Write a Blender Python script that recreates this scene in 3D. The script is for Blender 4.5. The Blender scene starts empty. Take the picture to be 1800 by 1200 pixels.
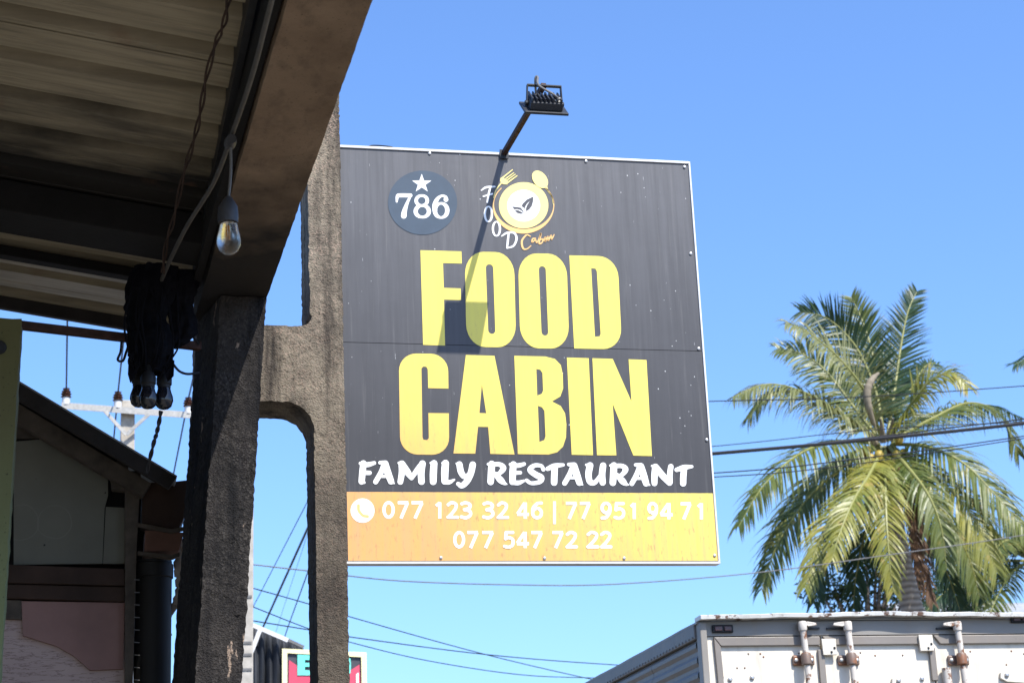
import bpy, math, random
import numpy as np
from mathutils import Vector, Matrix, noise, geometry
random.seed(7)
R_ = math.radians
sc = bpy.context.scene
col = sc.collection

# ------------------------------------------------------------------ camera (from the vanishing points of the sign, the beam and the verticals)
F = 3415.0
def nz(v): v = np.array(v, float); return v / np.linalg.norm(v)
UPC = nz([-490, 10910, -F])
XC = np.array([15140, -388, -F], float); XC = nz(XC - UPC * XC.dot(UPC))
YC = np.cross(UPC, XC)
RM = np.array([XC, YC, UPC])
CAM = np.array([0, 0, 1.6])
def at(px, py, **k):
    """photo pixel -> world point on the plane x=, y= or z="""
    d = RM @ np.array([px - 900, -(py - 600), -F])
    a, v = list(k.items())[0]; i = 'xyz'.index(a)
    return Vector(CAM + d * ((v - CAM[i]) / d[i]))
cd = bpy.data.cameras.new('camera'); cam = bpy.data.objects.new('camera', cd); col.objects.link(cam)
M4 = Matrix.Identity(4)
for i in range(3):
    for j in range(3): M4[i][j] = RM[i][j]
    M4[i][3] = CAM[i]
cam.matrix_world = M4
cd.sensor_width = 36; cd.sensor_fit = 'HORIZONTAL'; cd.lens = F / 1800 * 36
cd.clip_start = 0.05; cd.clip_end = 4000
cd.dof.use_dof = True; cd.dof.focus_distance = 8.4; cd.dof.aperture_fstop = 8.0
sc.camera = cam

# ------------------------------------------------------------------ sky, sun, exposure
SUNV = Vector((0.335, -0.70, 1.0)).normalized()
el = math.asin(SUNV.z); az = math.atan2(SUNV.x, SUNV.y)
w = bpy.data.worlds.new('World'); sc.world = w; w.use_nodes = True
nt = w.node_tree; bg = nt.nodes['Background']
sky = nt.nodes.new('ShaderNodeTexSky'); sky.sky_type = 'NISHITA'; sky.sun_disc = False
sky.sun_elevation = el; sky.sun_rotation = az; sky.air_density = 1.0; sky.dust_density = 1.6; sky.ozone_density = 7.5; sky.altitude = 0
tint = nt.nodes.new('ShaderNodeMix'); tint.data_type = 'RGBA'; tint.blend_type = 'MULTIPLY'; tint.inputs[0].default_value = 1; tint.inputs[7].default_value = (.87, .98, 1.12, 1)   # the camera's white balance
nt.links.new(sky.outputs[0], tint.inputs[6]); nt.links.new(tint.outputs[2], bg.inputs[0]); bg.inputs[1].default_value = 0.15
sd = bpy.data.lights.new('sun', 'SUN'); sd.energy = 4.2; sd.angle = R_(0.53); sd.color = (1, .955, .88)
sun = bpy.data.objects.new('sun', sd); col.objects.link(sun)
sun.rotation_euler = (-SUNV).to_track_quat('-Z', 'Y').to_euler(); sun.location = (6, -10, 20)
sc.view_settings.view_transform = 'Standard'; sc.view_settings.look = 'None'
sc.view_settings.exposure = 0.85; sc.view_settings.gamma = 1; sc.view_settings.use_curve_mapping = False

# ------------------------------------------------------------------ materials
MATS = {}
class NT:
    def __init__(s, name):
        s.m = bpy.data.materials.new(name); s.m.use_nodes = True; s.t = s.m.node_tree
        s.b = s.t.nodes['Principled BSDF']; s.co = s.t.nodes.new('ShaderNodeTexCoord').outputs['Object']
    def n(s, typ, **kw):
        x = s.t.nodes.new(typ)
        for k, v in kw.items(): setattr(x, k, v)
        return x
    def l(s, a, b): s.t.links.new(a, b)
    def mapv(s, scale=(1, 1, 1), loc=(0, 0, 0)):
        m = s.n('ShaderNodeMapping'); m.inputs['Scale'].default_value = scale; m.inputs['Location'].default_value = loc
        s.l(s.co, m.inputs[0]); return m.outputs[0]
    def noise(s, scale, detail=4, rough=.55, vec=None, lo=None, hi=None):
        x = s.n('ShaderNodeTexNoise'); x.inputs['Scale'].default_value = scale; x.inputs['Detail'].default_value = detail; x.inputs['Roughness'].default_value = rough
        s.l(vec or s.co, x.inputs['Vector']); o = x.outputs['Fac']
        if lo is not None: o = s.ramp(o, lo, hi)
        return o
    def ramp(s, o, lo, hi, a=0, b=1):
        r = s.n('ShaderNodeMapRange'); s.l(o, r.inputs[0])
        r.inputs[1].default_value = lo; r.inputs[2].default_value = hi; r.inputs[3].default_value = a; r.inputs[4].default_value = b
        return r.outputs[0]
    def mix(s, fac, a, b, mode='MIX'):
        x = s.n('ShaderNodeMix'); x.data_type = 'RGBA'; x.blend_type = mode
        for inp, v in ((x.inputs[0], fac), (x.inputs[6], a), (x.inputs[7], b)):
            if isinstance(v, bpy.types.NodeSocket): s.l(v, inp)
            elif isinstance(v, (int, float)): inp.default_value = v
            else: inp.default_value = (*v, 1)
        return x.outputs[2]
    def math(s, op, a, b):
        x = s.n('ShaderNodeMath', operation=op)
        for inp, v in ((x.inputs[0], a), (x.inputs[1], b)):
            if isinstance(v, bpy.types.NodeSocket): s.l(v, inp)
            else: inp.default_value = v
        return x.outputs[0]
    def axis(s, i):
        x = s.n('ShaderNodeSeparateXYZ'); s.l(s.co, x.inputs[0]); return x.outputs[i]
    def bump(s, h, strength=.5, dist=.005):
        b = s.n('ShaderNodeBump'); b.inputs['Strength'].default_value = strength; b.inputs['Distance'].default_value = dist
        s.l(h, b.inputs['Height']); s.l(b.outputs[0], s.b.inputs['Normal'])
    def out(s, c, rough=.8, metal=0, spec=.4):
        if isinstance(c, bpy.types.NodeSocket): s.l(c, s.b.inputs['Base Color'])
        else: s.b.inputs['Base Color'].default_value = (*c, 1)
        if isinstance(rough, bpy.types.NodeSocket): s.l(rough, s.b.inputs['Roughness'])
        else: s.b.inputs['Roughness'].default_value = rough
        s.b.inputs['Metallic'].default_value = metal; s.b.inputs['Specular IOR Level'].default_value = spec
        MATS[s.m.name] = s.m; return s.m

def plain(name, c, rough=.6, metal=0, var=.25, scale=12, spec=.4, dirt=None, bump=0):
    t = NT(name); f = t.noise(scale, 5, lo=.3, hi=.7)
    dk = tuple(x * (1 - var) for x in c) if dirt is None else dirt
    if bump: t.bump(t.noise(scale * 8, 4), .4, bump)
    return t.out(t.mix(f, dk, c), rough, metal, spec)

def rough_concrete(name, dark, light, grain, moss, patch=None, gr=.5, weather=None):
    t = NT(name)
    big = t.noise(2.2, 6, .6, lo=.35, hi=.68)
    c = t.mix(big, dark, light)
    g = t.n('ShaderNodeTexVoronoi'); g.inputs['Scale'].default_value = 150; t.l(t.co, g.inputs['Vector'])
    sp = t.ramp(g.outputs['Color'], .45, .95)
    c = t.mix(t.math('MULTIPLY', t.math('MULTIPLY', sp, gr), t.noise(7, 4, lo=.3, hi=.62)), c, grain)
    pit = t.noise(70, 5, .7, lo=.54, hi=.66); c = t.mix(t.math('MULTIPLY', pit, .7), c, tuple(x * .3 for x in dark))
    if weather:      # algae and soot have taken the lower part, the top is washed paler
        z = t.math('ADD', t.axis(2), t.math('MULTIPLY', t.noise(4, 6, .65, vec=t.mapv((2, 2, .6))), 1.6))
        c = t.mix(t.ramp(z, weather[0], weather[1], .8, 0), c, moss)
    st = t.noise(3, 6, .65, vec=t.mapv((4, 4, .35)), lo=.47, hi=.66)
    c = t.mix(st, c, moss)
    if patch:
        pm = t.noise(8, 8, .66, vec=t.mapv((1.6, 1.6, .45), (3, 1, 7)), lo=.635, hi=.65)
        c = t.mix(pm, c, patch)
    hh = t.math('ADD', t.noise(70, 7, .75), t.math('MULTIPLY', g.outputs['Distance'], .55))
    t.bump(hh, .9, .006)
    return t.out(c, .92, 0, .2)
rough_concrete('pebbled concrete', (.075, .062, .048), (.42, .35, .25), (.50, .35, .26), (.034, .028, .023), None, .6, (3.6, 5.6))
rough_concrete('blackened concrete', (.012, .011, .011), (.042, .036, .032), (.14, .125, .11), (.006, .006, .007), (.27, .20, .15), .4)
def beam_mat():
    t = NT('brown plaster')
    c = t.mix(t.noise(3, 6, .6, lo=.3, hi=.7), (.17, .115, .075), (.30, .215, .145))
    wv = t.noise(14, 8, .7, vec=t.mapv((1, .5, 1)), lo=.5, hi=.66)
    c = t.mix(t.math('MULTIPLY', wv, .5), c, (.10, .07, .05))
    # soot around the joint with the column
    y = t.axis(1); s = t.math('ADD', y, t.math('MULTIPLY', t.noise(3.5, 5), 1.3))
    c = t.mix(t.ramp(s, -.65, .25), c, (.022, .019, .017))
    c = t.mix(t.noise(120, 4, .7, lo=.62, hi=.7), c, (.05, .04, .03)); t.bump(t.noise(60, 7, .75), .7, .005)
    t.out(c, .9, 0, .2)
beam_mat()
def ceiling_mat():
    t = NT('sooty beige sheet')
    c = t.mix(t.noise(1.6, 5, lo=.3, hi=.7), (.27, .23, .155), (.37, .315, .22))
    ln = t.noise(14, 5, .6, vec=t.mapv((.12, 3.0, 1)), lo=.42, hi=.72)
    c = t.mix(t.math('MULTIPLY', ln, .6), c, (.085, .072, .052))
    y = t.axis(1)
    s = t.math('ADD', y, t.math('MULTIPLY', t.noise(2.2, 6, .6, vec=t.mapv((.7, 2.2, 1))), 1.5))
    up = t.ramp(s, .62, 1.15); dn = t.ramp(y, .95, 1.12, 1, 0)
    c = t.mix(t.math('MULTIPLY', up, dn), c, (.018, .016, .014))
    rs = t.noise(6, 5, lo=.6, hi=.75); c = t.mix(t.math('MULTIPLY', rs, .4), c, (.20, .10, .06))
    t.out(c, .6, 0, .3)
ceiling_mat()
def print_mat(name, c0, c1, black=False):
    """flex print: object x runs across the sign, z up"""
    t = NT(name)
    streak = t.noise(9, 5, .6, vec=t.mapv((4, 4, .22)), lo=.38, hi=.75)
    if black:
        z = t.axis(2)
        top_glare = t.ramp(t.math('ADD', z, t.math('MULTIPLY', t.noise(1.4, 4), .8)), .9, 2.1)  # paler towards the top: glare on the panel put into its colour
        c = t.mix(top_glare, c0, c1)
        c = t.mix(t.math('MULTIPLY', streak, .4), c, tuple(x * .55 for x in c0))
        run = t.noise(16, 5, .6, vec=t.mapv((3, 1, .12), (2, 0, 5)), lo=.56, hi=.72); c = t.mix(t.math('MULTIPLY', run, .22), c, (.20, .19, .18))
        v = t.n('ShaderNodeTexVoronoi'); v.inputs['Scale'].default_value = 26; t.l(t.mapv((1, 1, .7)), v.inputs['Vector'])
        spk = t.ramp(v.outputs['Distance'], .035, .065, 1, 0)
        gate = t.noise(3.2, 3, lo=.47, hi=.56)
        c = t.mix(t.math('MULTIPLY', spk, gate), c, (.62, .62, .6))
        sc_ = t.noise(40, 2, .5, vec=t.mapv((3, 1, .35), (9, 2, 4)), lo=.735, hi=.76)
        c = t.mix(t.math('MULTIPLY', sc_, .7), c, (.5, .5, .5))
    else:
        x, z = t.axis(0), t.axis(2)
        # orange lower left, yellow elsewhere: the print's own fade
        g = t.math('ADD', t.math('MULTIPLY', x, .55), t.math('MULTIPLY', z, .95))
        g = t.math('ADD', g, t.math('MULTIPLY', t.noise(3, 4), .25))
        c = t.mix(t.ramp(g, .42, 1.30), c0, c1)
        low = t.ramp(z, .30, .62, 1, .22)
        c = t.mix(t.math('MULTIPLY', t.math('MULTIPLY', streak, low), .6), c, (.48, .30, .17))
        dots = t.noise(70, 4, .6, vec=t.mapv((1, 1, .35)), lo=.57, hi=.68)
        c = t.mix(t.math('MULTIPLY', t.math('MULTIPLY', dots, low), .6), c, (.30, .20, .10))
    wv = t.n('ShaderNodeTexWave'); wv.inputs['Scale'].default_value = 60; t.l(t.co, wv.inputs['Vector'])
    t.bump(t.math('ADD', t.noise(5, 3), t.math('MULTIPLY', wv.outputs['Fac'], .02)), .15, .01)
    t.out(c, .5, 0, .35)
print_mat('faded black print with glare', (.044, .043, .046), (.098, .097, .103), True)
print_mat('yellow print', (.68, .34, .105), (.76, .635, .11))
plain('white print', (.86, .85, .82), .5, var=.06, scale=20)
plain('phone white print', (.88, .86, .76), .5, var=.06, scale=20)
plain('slate print', (.045, .07, .10), .45, var=.2)
plain('pale gold print', (.82, .68, .24), .5, var=.08)
plain('orange print', (.80, .47, .17), .5, var=.12)
plain('charcoal print', (.06, .06, .07), .5)
plain('white aluminium', (.62, .61, .59), .4, var=.12, scale=30, spec=.5)
plain('screw steel', (.62, .60, .57), .35, .7, var=.5, scale=120)
plain('dark steel', (.03, .032, .036), .5, .2, var=.4, scale=25)
plain('rusty brown steel', (.075, .035, .028), .7, .2, var=.6, scale=40)
plain('black rubber', (.012, .012, .014), .6, var=.3)
plain('lamp black', (.035, .037, .042), .45, .1, var=.3, scale=40)
plain('grey lead', (.16, .155, .15), .6, var=.3)
plain('conduit grey', (.085, .08, .075), .6, var=.35)
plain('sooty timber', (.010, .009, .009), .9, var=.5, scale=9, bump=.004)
plain('brown timber', (.050, .027, .018), .8, var=.5, scale=7, bump=.003)
plain('grey timber', (.11, .09, .072), .9, var=.55, scale=11, bump=.003)
plain('fascia timber', (.030, .026, .025), .85, var=.5, scale=9, bump=.003)
plain('pink board', (.30, .175, .155), .8, var=.3, scale=4)
plain('terracotta', (.20, .10, .07), .8, var=.4, scale=8)
plain('grey pvc', (.014, .013, .013), .65, var=.3, scale=5)
plain('pale flashing', (.40, .33, .26), .7, var=.5, scale=22)
plain('bare cement', (.28, .265, .24), .9, var=.35, scale=6, bump=.003)
plain('pole concrete', (.46, .42, .36), .9, var=.35, scale=9, bump=.004)
plain('galvanised steel', (.42, .40, .36), .5, .3, var=.3, scale=20)
plain('insulator porcelain', (.06, .024, .017), .25, var=.3, scale=14)
plain('dark awning', (.028, .032, .040), .7, var=.4, scale=2)
plain('cream frame', (.80, .74, .42), .6, var=.1)
plain('crimson print', (.62, .07, .12), .5, var=.15)
plain('turquoise print', (.16, .68, .55), .5, var=.1)
plain('dust ground', (.20, .165, .12), .95, var=.3, scale=1.5)
plain('asphalt', (.055, .055, .055), .9, var=.3, scale=3, bump=.004)
plain('paving', (.215, .19, .155), .9, var=.3, scale=2)
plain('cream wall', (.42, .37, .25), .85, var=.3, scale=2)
plain('filament', (.85, .38, .08), .4, var=.05)
plain('grey bulb holder', (.05, .05, .054), .5, var=.3)
plain('roof grey', (.34, .35, .36), .7, var=.35, scale=3)
plain('red lamp', (.10, .05, .05), .3, var=.4)
plain('coconut husk', (.45, .32, .05), .5, var=.4, scale=5)
plain('palm spathe', (.30, .25, .18), .8, var=.45, scale=4)
plain('tyre rubber', (.02, .02, .02), .8)
def wood_green():
    t = NT('green painted post'); z = t.axis(2)
    c = t.mix(t.ramp(t.math('ADD', z, t.math('MULTIPLY', t.noise(2, 4), .5)), 2.9, 3.6), (.15, .175, .075), (.105, .098, .036))
    c = t.mix(t.noise(60, 4, lo=.62, hi=.7), c, (.05, .045, .02)); t.bump(t.noise(50, 5), .4, .004); t.out(c, .8)
wood_green()
def board_mat():
    t = NT('scratched grey board')
    c = t.mix(t.noise(2, 5, lo=.3, hi=.7), (.115, .115, .092), (.175, .172, .14))
    for q, (rx, rz, rr) in enumerate(((.30, 3.40, .075), (.16, 3.40, .05), (.44, 3.40, .07), (.19, 3.16, .055), (.19, 3.16, .085))):
        m_ = t.n('ShaderNodeVectorMath', operation='DISTANCE'); t.l(t.mapv((1, 0, 1)), m_.inputs[0]); m_.inputs[1].default_value = (rx, 0, rz)
        k_ = t.ramp(t.math('ABSOLUTE', t.math('SUBTRACT', t.math('ADD', m_.outputs['Value'], t.math('MULTIPLY', t.noise(9, 2), .02)), rr + .01), 0), .0012, .003, 1, 0)
        c = t.mix(t.math('MULTIPLY', t.math('MULTIPLY', k_, t.noise(11, 2, lo=.35, hi=.6)), .35), c, (.24, .23, .20))
    c = t.mix(t.noise(16, 2, lo=.70, hi=.72), c, (.02, .02, .02)); t.out(c, .75)
board_mat()
def peel_mat():
    t = NT('peeling pink paint')
    cr = t.ramp(t.math('ABSOLUTE', t.math('SUBTRACT', t.noise(5, 6, .6, vec=t.mapv((1.2, 1, 9))), .5), 0), .006, .016, 1, 0)
    c = t.mix(t.noise(3, 4, lo=.3, hi=.7), (.40, .30, .28), (.50, .39, .36))
    t.out(t.mix(t.math('MULTIPLY', cr, .7), c, (.16, .11, .10)), .8)
peel_mat()
def truck_mat(name, c, rust, lo):
    t = NT(name)
    k = t.mix(t.noise(2, 5, lo=.3, hi=.7), tuple(x * .86 for x in c), c)
    k = t.mix(t.noise(11, 7, .7, lo=lo, hi=lo + .05), k, rust)
    d = t.noise(5, 5, .6, vec=t.mapv((3, 3, .4)), lo=.5, hi=.8)
    k = t.mix(t.math('MULTIPLY', d, .45), k, (.24, .19, .14)); t.bump(t.noise(3.5, 3), .35, .02); t.out(k, .5, 0, .4)
truck_mat('truck white paint', (.72, .655, .54), (.12, .06, .035), .70)
truck_mat('worn lip paint', (.76, .74, .68), (.14, .075, .05), .56)
truck_mat('truck grey paint', (.24, .225, .20), (.10, .06, .05), .68)
truck_mat('truck side metal', (.16, .15, .135), (.13, .085, .06), .64)
truck_mat('rod paint', (.58, .53, .46), (.17, .075, .035), .52)
truck_mat('door seal grey', (.21, .185, .16), (.09, .07, .06), .66)
truck_mat('rust bracket', (.16, .11, .085), (.20, .085, .04), .5)
def leaf_mat(name, a, b, tipc):
    t = NT(name); oi = t.n('ShaderNodeObjectInfo')
    c = t.mix(t.noise(1.1, 4, lo=.3, hi=.7), a, b)
    c = t.mix(t.noise(5, 3, lo=.58, hi=.75), c, tipc)
    t.out(c, .42, 0, .5)
    tr = t.n('ShaderNodeBsdfTranslucent'); t.l(c, tr.inputs[0]); mx = t.n('ShaderNodeMixShader'); mx.inputs[0].default_value = .3
    o = t.t.nodes['Material Output']; t.l(t.b.outputs[0], mx.inputs[1]); t.l(tr.outputs[0], mx.inputs[2]); t.l(mx.outputs[0], o.inputs[0])
leaf_mat('palm green', (.07, .105, .02), (.16, .18, .035), (.28, .24, .07))
leaf_mat('palm dark', (.02, .05, .018), (.04, .08, .025), (.07, .09, .03))
leaf_mat('palm yellow', (.15, .18, .03), (.32, .29, .05), (.42, .30, .09))
leaf_mat('palm pale', (.15, .17, .055), (.27, .27, .11), (.44, .40, .27))
leaf_mat('palm dead', (.14, .075, .04), (.22, .13, .08), (.26, .17, .11))
leaf_mat('tree leaf', (.025, .05, .015), (.06, .09, .025), (.11, .11, .03))
plain('rachis', (.26, .26, .075), .5, var=.25)
def trunk_mat():
    t = NT('palm trunk'); w_ = t.n('ShaderNodeTexWave', bands_direction='Z'); w_.inputs['Scale'].default_value = 2.2; w_.inputs['Distortion'].default_value = 2.5; w_.inputs['Detail'].default_value = 3
    t.l(t.co, w_.inputs['Vector']); c = t.mix(w_.outputs['Fac'], (.17, .14, .115), (.33, .29, .25)); t.bump(w_.outputs['Fac'], .5, .02); t.out(c, .9)
trunk_mat()
def glass_mat():
    t = NT('bulb glass'); t.b.inputs['Transmission Weight'].default_value = 1; t.b.inputs['IOR'].default_value = 1.3
    t.out((.93, .92, .88), t.noise(30, 3, lo=.2, hi=1.2), 0, .5)
glass_mat()
plain('dusty dark bulb', (.012, .013, .020), .08, var=.3, scale=40, spec=.6)

# ------------------------------------------------------------------ mesh helpers
def thing(name, base, label, cat, group=None):
    o = bpy.data.objects.new(name, None); col.objects.link(o); o.location = base; o.empty_display_size = .1
    o['label'] = label; o['category'] = cat; o['kind'] = 'thing'
    if group: o['group'] = group
    return o
def tag(o, label=None, cat=None, group=None, kind=None):
    for k, v in (('label', label), ('category', cat), ('group', group), ('kind', kind)):
        if v: o[k] = v
    return o
def origin(p):
    v = Vector((0, 0, 0))
    while p is not None: v += Vector(p.location); p = p.parent
    return v
class MB:
    """collects shapes in world coordinates, built as one mesh"""
    def __init__(s): s.v = []; s.f = []
    def add(s, vs, fs):
        k = len(s.v); s.v += [Vector(x) for x in vs]; s.f += [[k + i for i in f] for f in fs]; return s
    def box(s, a, b):
        x0, y0, z0 = a; x1, y1, z1 = b
        return s.hexa([(x0, y0, z0), (x1, y0, z0), (x1, y1, z0), (x0, y1, z0)], [(x0, y0, z1), (x1, y0, z1), (x1, y1, z1), (x0, y1, z1)])
    def hexa(s, lo, hi):
        return s.add(list(lo) + list(hi), [(3, 2, 1, 0), (4, 5, 6, 7), (0, 1, 5, 4), (1, 2, 6, 5), (2, 3, 7, 6), (3, 0, 4, 7)])
    def prism(s, poly, d):
        """closed polygon (convex or mildly concave) swept by vector d"""
        n = len(poly); d = Vector(d); p = [Vector(q) for q in poly]
        return s.add(p + [q + d for q in p], [list(range(n - 1, -1, -1)), list(range(n, 2 * n))] + [(i, (i + 1) % n, n + (i + 1) % n, n + i) for i in range(n)])
    def tube(s, pts, r, seg=8, cap=True):
        pts = [Vector(p) for p in pts]; n = len(pts); rr = r if isinstance(r, (list, tuple)) else [r] * n
        vs = []; fs = []; prev = None
        for i, p in enumerate(pts):
            t = (pts[min(i + 1, n - 1)] - pts[max(i - 1, 0)]).normalized()
            if prev is None: a = t.orthogonal().normalized()
            else: a = (prev - t * prev.dot(t)).normalized()
            prev = a; b = t.cross(a)
            for k in range(seg):
                q = 2 * math.pi * k / seg; vs.append(p + (a * math.cos(q) + b * math.sin(q)) * rr[i])
        for i in range(n - 1):
            for k in range(seg): fs.append((i * seg + k, i * seg + (k + 1) % seg, (i + 1) * seg + (k + 1) % seg, (i + 1) * seg + k))
        if cap: fs += [list(range(seg - 1, -1, -1)), list(range((n - 1) * seg, n * seg))]
        return s.add(vs, fs)
    def lathe(s, c, prof, ax=(0, 0, 1), seg=20):
        ax = Vector(ax).normalized(); a = ax.orthogonal().normalized(); b = ax.cross(a); c = Vector(c); vs = []; fs = []
        for r, h in prof:
            for k in range(seg):
                q = 2 * math.pi * k / seg; vs.append(c + ax * h + (a * math.cos(q) + b * math.sin(q)) * max(r, 1e-4))
        n = len(prof)
        for i in range(n - 1):
            for k in range(seg): fs.append((i * seg + k, i * seg + (k + 1) % seg, (i + 1) * seg + (k + 1) % seg, (i + 1) * seg + k))
        fs += [list(range(seg - 1, -1, -1)), list(range((n - 1) * seg, n * seg))]
        return s.add(vs, fs)
    def beam(s, p, q, wx, wz, side=None):
        """rectangular bar from p to q"""
        p, q = Vector(p), Vector(q); t = (q - p).normalized(); a = Vector(side) if side else Vector((0, 0, 1))
        a = (a - t * a.dot(t)); a = a.normalized() if a.length > 1e-4 else t.orthogonal().normalized(); b = t.cross(a)
        c = [b * (-wx / 2) + a * (-wz / 2), b * (wx / 2) + a * (-wz / 2), b * (wx / 2) + a * (wz / 2), b * (-wx / 2) + a * (wz / 2)]
        return s.hexa([p + k for k in c], [q + k for k in c])
    def build(s, name, mat, parent=None, smooth=False, bevel=0):
        o0 = origin(parent) if parent else Vector((0, 0, 0))
        me = bpy.data.meshes.new(name); me.from_pydata([tuple(v - o0) for v in s.v], [], s.f); me.update()
        import bmesh
        bm = bmesh.new(); bm.from_mesh(me); bmesh.ops.recalc_face_normals(bm, faces=bm.faces); bm.to_mesh(me); bm.free()
        if smooth:
            me.polygons.foreach_set('use_smooth', [True] * len(me.polygons))
            me.set_sharp_from_angle(angle=R_(40))
        me.materials.append(MATS[mat])
        o = bpy.data.objects.new(name, me); col.objects.link(o)
        if parent: o.parent = parent
        if bevel:
            b = o.modifiers.new('bevel', 'BEVEL'); b.width = bevel; b.segments = 2; b.limit_method = 'ANGLE'
        return o
def spline(pts, n=8):
    """Catmull-Rom through points of any dimension"""
    P = [np.array(p, float) for p in pts]; P = [2 * P[0] - P[1]] + P + [2 * P[-1] - P[-2]]; out = []
    for i in range(1, len(P) - 2):
        for k in range(n):
            t = k / n; a, b, c, d = P[i - 1:i + 3]
            out.append(.5 * (2 * b + (c - a) * t + (2 * a - 5 * b + 4 * c - d) * t * t + (3 * b - a - 3 * c + d) * t ** 3))
    out.append(P[-2]); return out

def rough_slab(outline, y0, y1, step, amp, mapf=None, seed=0):
    """outline in (x, z), meshed finely, swept from y0 to y1 and roughened: chipped edges and lumps are geometry"""
    pts = []
    n = len(outline)
    for i in range(n):
        a = Vector(outline[i]); b = Vector(outline[(i + 1) % n]); k = max(1, int((b - a).length / step))
        pts += [a.lerp(b, j / k) for j in range(k)]
    m = len(pts); xs = [p.x for p in pts]; zs = [p.y for p in pts]; inner = []
    for i in range(int((max(xs) - min(xs)) / step) + 1):
        for j in range(int((max(zs) - min(zs)) / step) + 1):
            q = Vector((min(xs) + (i + .5) * step + random.uniform(-.2, .2) * step, min(zs) + (j + .5) * step + random.uniform(-.2, .2) * step))
            inner.append(q)
    P = np.array([(p.x, p.y) for p in pts]); Q = np.array([(q.x, q.y) for q in inner]); ins = np.zeros(len(Q), bool)
    for i in range(m):
        (xa, za), (xb, zb) = P[i], P[(i + 1) % m]
        c = (za > Q[:, 1]) != (zb > Q[:, 1])
        with np.errstate(divide='ignore', invalid='ignore'): c &= Q[:, 0] < (xb - xa) * (Q[:, 1] - za) / (zb - za) + xa
        ins ^= c
    keep = []
    for k0 in range(0, len(Q), 2000):
        q = Q[k0:k0 + 2000]; d = ((q[:, None, :] - P[None]) ** 2).sum(2).min(1); keep += list(d > (step * .55) ** 2)
    Q = Q[ins & np.array(keep)]
    allv = [Vector(p) for p in P] + [Vector(q) for q in Q]
    r = geometry.delaunay_2d_cdt(allv, [(i, (i + 1) % m) for i in range(m)], [list(range(m))], 1, 1e-6)
    v2, fs = r[0], r[2]; nv = len(v2); orig = r[3]
    bidx = {}
    for i, o in enumerate(orig):
        for j in o:
            if j < m: bidx[j] = i
    V = [Vector((p.x, y0, p.y)) for p in v2] + [Vector((p.x, y1, p.y)) for p in v2]
    Fc = [list(f) for f in fs] + [[nv + i for i in reversed(f)] for f in fs]
    layers = max(1, int((y1 - y0) / (step * 1.5))); ring = [[bidx[j] for j in range(m)]]
    for L in range(1, layers):
        k = len(V); V += [Vector((v2[bidx[j]].x, y0 + (y1 - y0) * L / layers, v2[bidx[j]].y)) for j in range(m)]; ring.append(list(range(k, k + m)))
    ring.append([nv + bidx[j] for j in range(m)])
    for L in range(layers):
        for j in range(m): Fc.append([ring[L][j], ring[L][(j + 1) % m], ring[L + 1][(j + 1) % m], ring[L + 1][j]])
    off = Vector((seed * 3.1, seed * 1.7, seed))
    W = []
    for p in V:
        q = mapf(p) if mapf else p
        d = noise.noise_vector(p * 28 + off) * amp * .32 + noise.noise_vector(p * 75 + off) * amp * .7 + noise.noise_vector(p * 5 + off) * amp * .35
        W.append(q + d)
    mb = MB(); mb.v = W; mb.f = Fc; return mb

# ================================================================== SETTING
tag(MB().add([(-900, -900, 0), (900, -900, 0), (900, 900, 0), (-900, 900, 0)], [(0, 1, 2, 3)]).build('ground', 'dust ground'), kind='structure')
tag(MB().add([(2.6, -300, .004), (10.2, -300, .004), (10.2, 600, .004), (2.6, 600, .004)], [(0, 1, 2, 3)]).build('road', 'asphalt'), kind='structure')
tag(MB().box((-3.6, -4, 0), (2.35, 14, .12)).build('pavement', 'paving'), kind='structure')
tag(MB().box((2.353, -30, 0), (2.52, 60, .14)).build('kerb', 'bare cement', bevel=.01), kind='structure')

# ------------------------------------------------------------------ porch: roof, beam, inclined column, ladder column
SLOPE = .15
def beam_x(y): return (.466 + (7.0 - y) * .0250, .712 + (7.0 - y) * .0144)
def roofz(x): return 4.18 + SLOPE * (.46 - x)
porch = thing('porch_roof', (-.8, 6.0, 4.2), 'sooty beige ribbed metal porch roof seen from below at upper left', 'roof')
YR0, YR1, NS = 2.0, 7.93, 7
sw = (YR1 - YR0) / NS
prof = []
for k in range(3):                       # three trapezoid ribs to a sheet
    b = k * sw / 3; u = sw / 3
    prof += [(b, 0), (b + u * .30, 0), (b + u * .315, .004), (b + u * .33, 0), (b + u * .56, 0), (b + u * .60, .065), (b + u * .84, .065), (b + u * .88, 0)]
prof.append((sw, 0))
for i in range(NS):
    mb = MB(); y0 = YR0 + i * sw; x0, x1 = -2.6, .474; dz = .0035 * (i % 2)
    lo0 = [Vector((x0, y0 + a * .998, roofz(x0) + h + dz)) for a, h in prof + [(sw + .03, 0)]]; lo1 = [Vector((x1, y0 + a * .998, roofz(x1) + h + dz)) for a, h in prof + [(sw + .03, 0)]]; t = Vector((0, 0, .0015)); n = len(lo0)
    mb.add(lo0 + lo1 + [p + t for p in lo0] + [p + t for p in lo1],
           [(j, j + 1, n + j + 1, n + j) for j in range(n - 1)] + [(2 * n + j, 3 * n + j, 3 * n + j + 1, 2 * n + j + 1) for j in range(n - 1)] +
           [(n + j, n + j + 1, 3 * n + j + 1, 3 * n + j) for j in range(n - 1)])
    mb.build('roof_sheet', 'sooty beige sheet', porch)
def slopebar(name, ya, yb, h0, h1, mat, x0=-2.6, x1=.455, par=porch):
    z = lambda x, h: roofz(x) + h
    return MB().hexa([(x0, ya, z(x0, h0)), (x1, ya, z(x1, h0)), (x1, yb, z(x1, h0)), (x0, yb, z(x0, h0))],
                     [(x0, ya, z(x0, h1)), (x1, ya, z(x1, h1)), (x1, yb, z(x1, h1)), (x0, yb, z(x0, h1))]).build(name, mat, par, bevel=.004)
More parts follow.
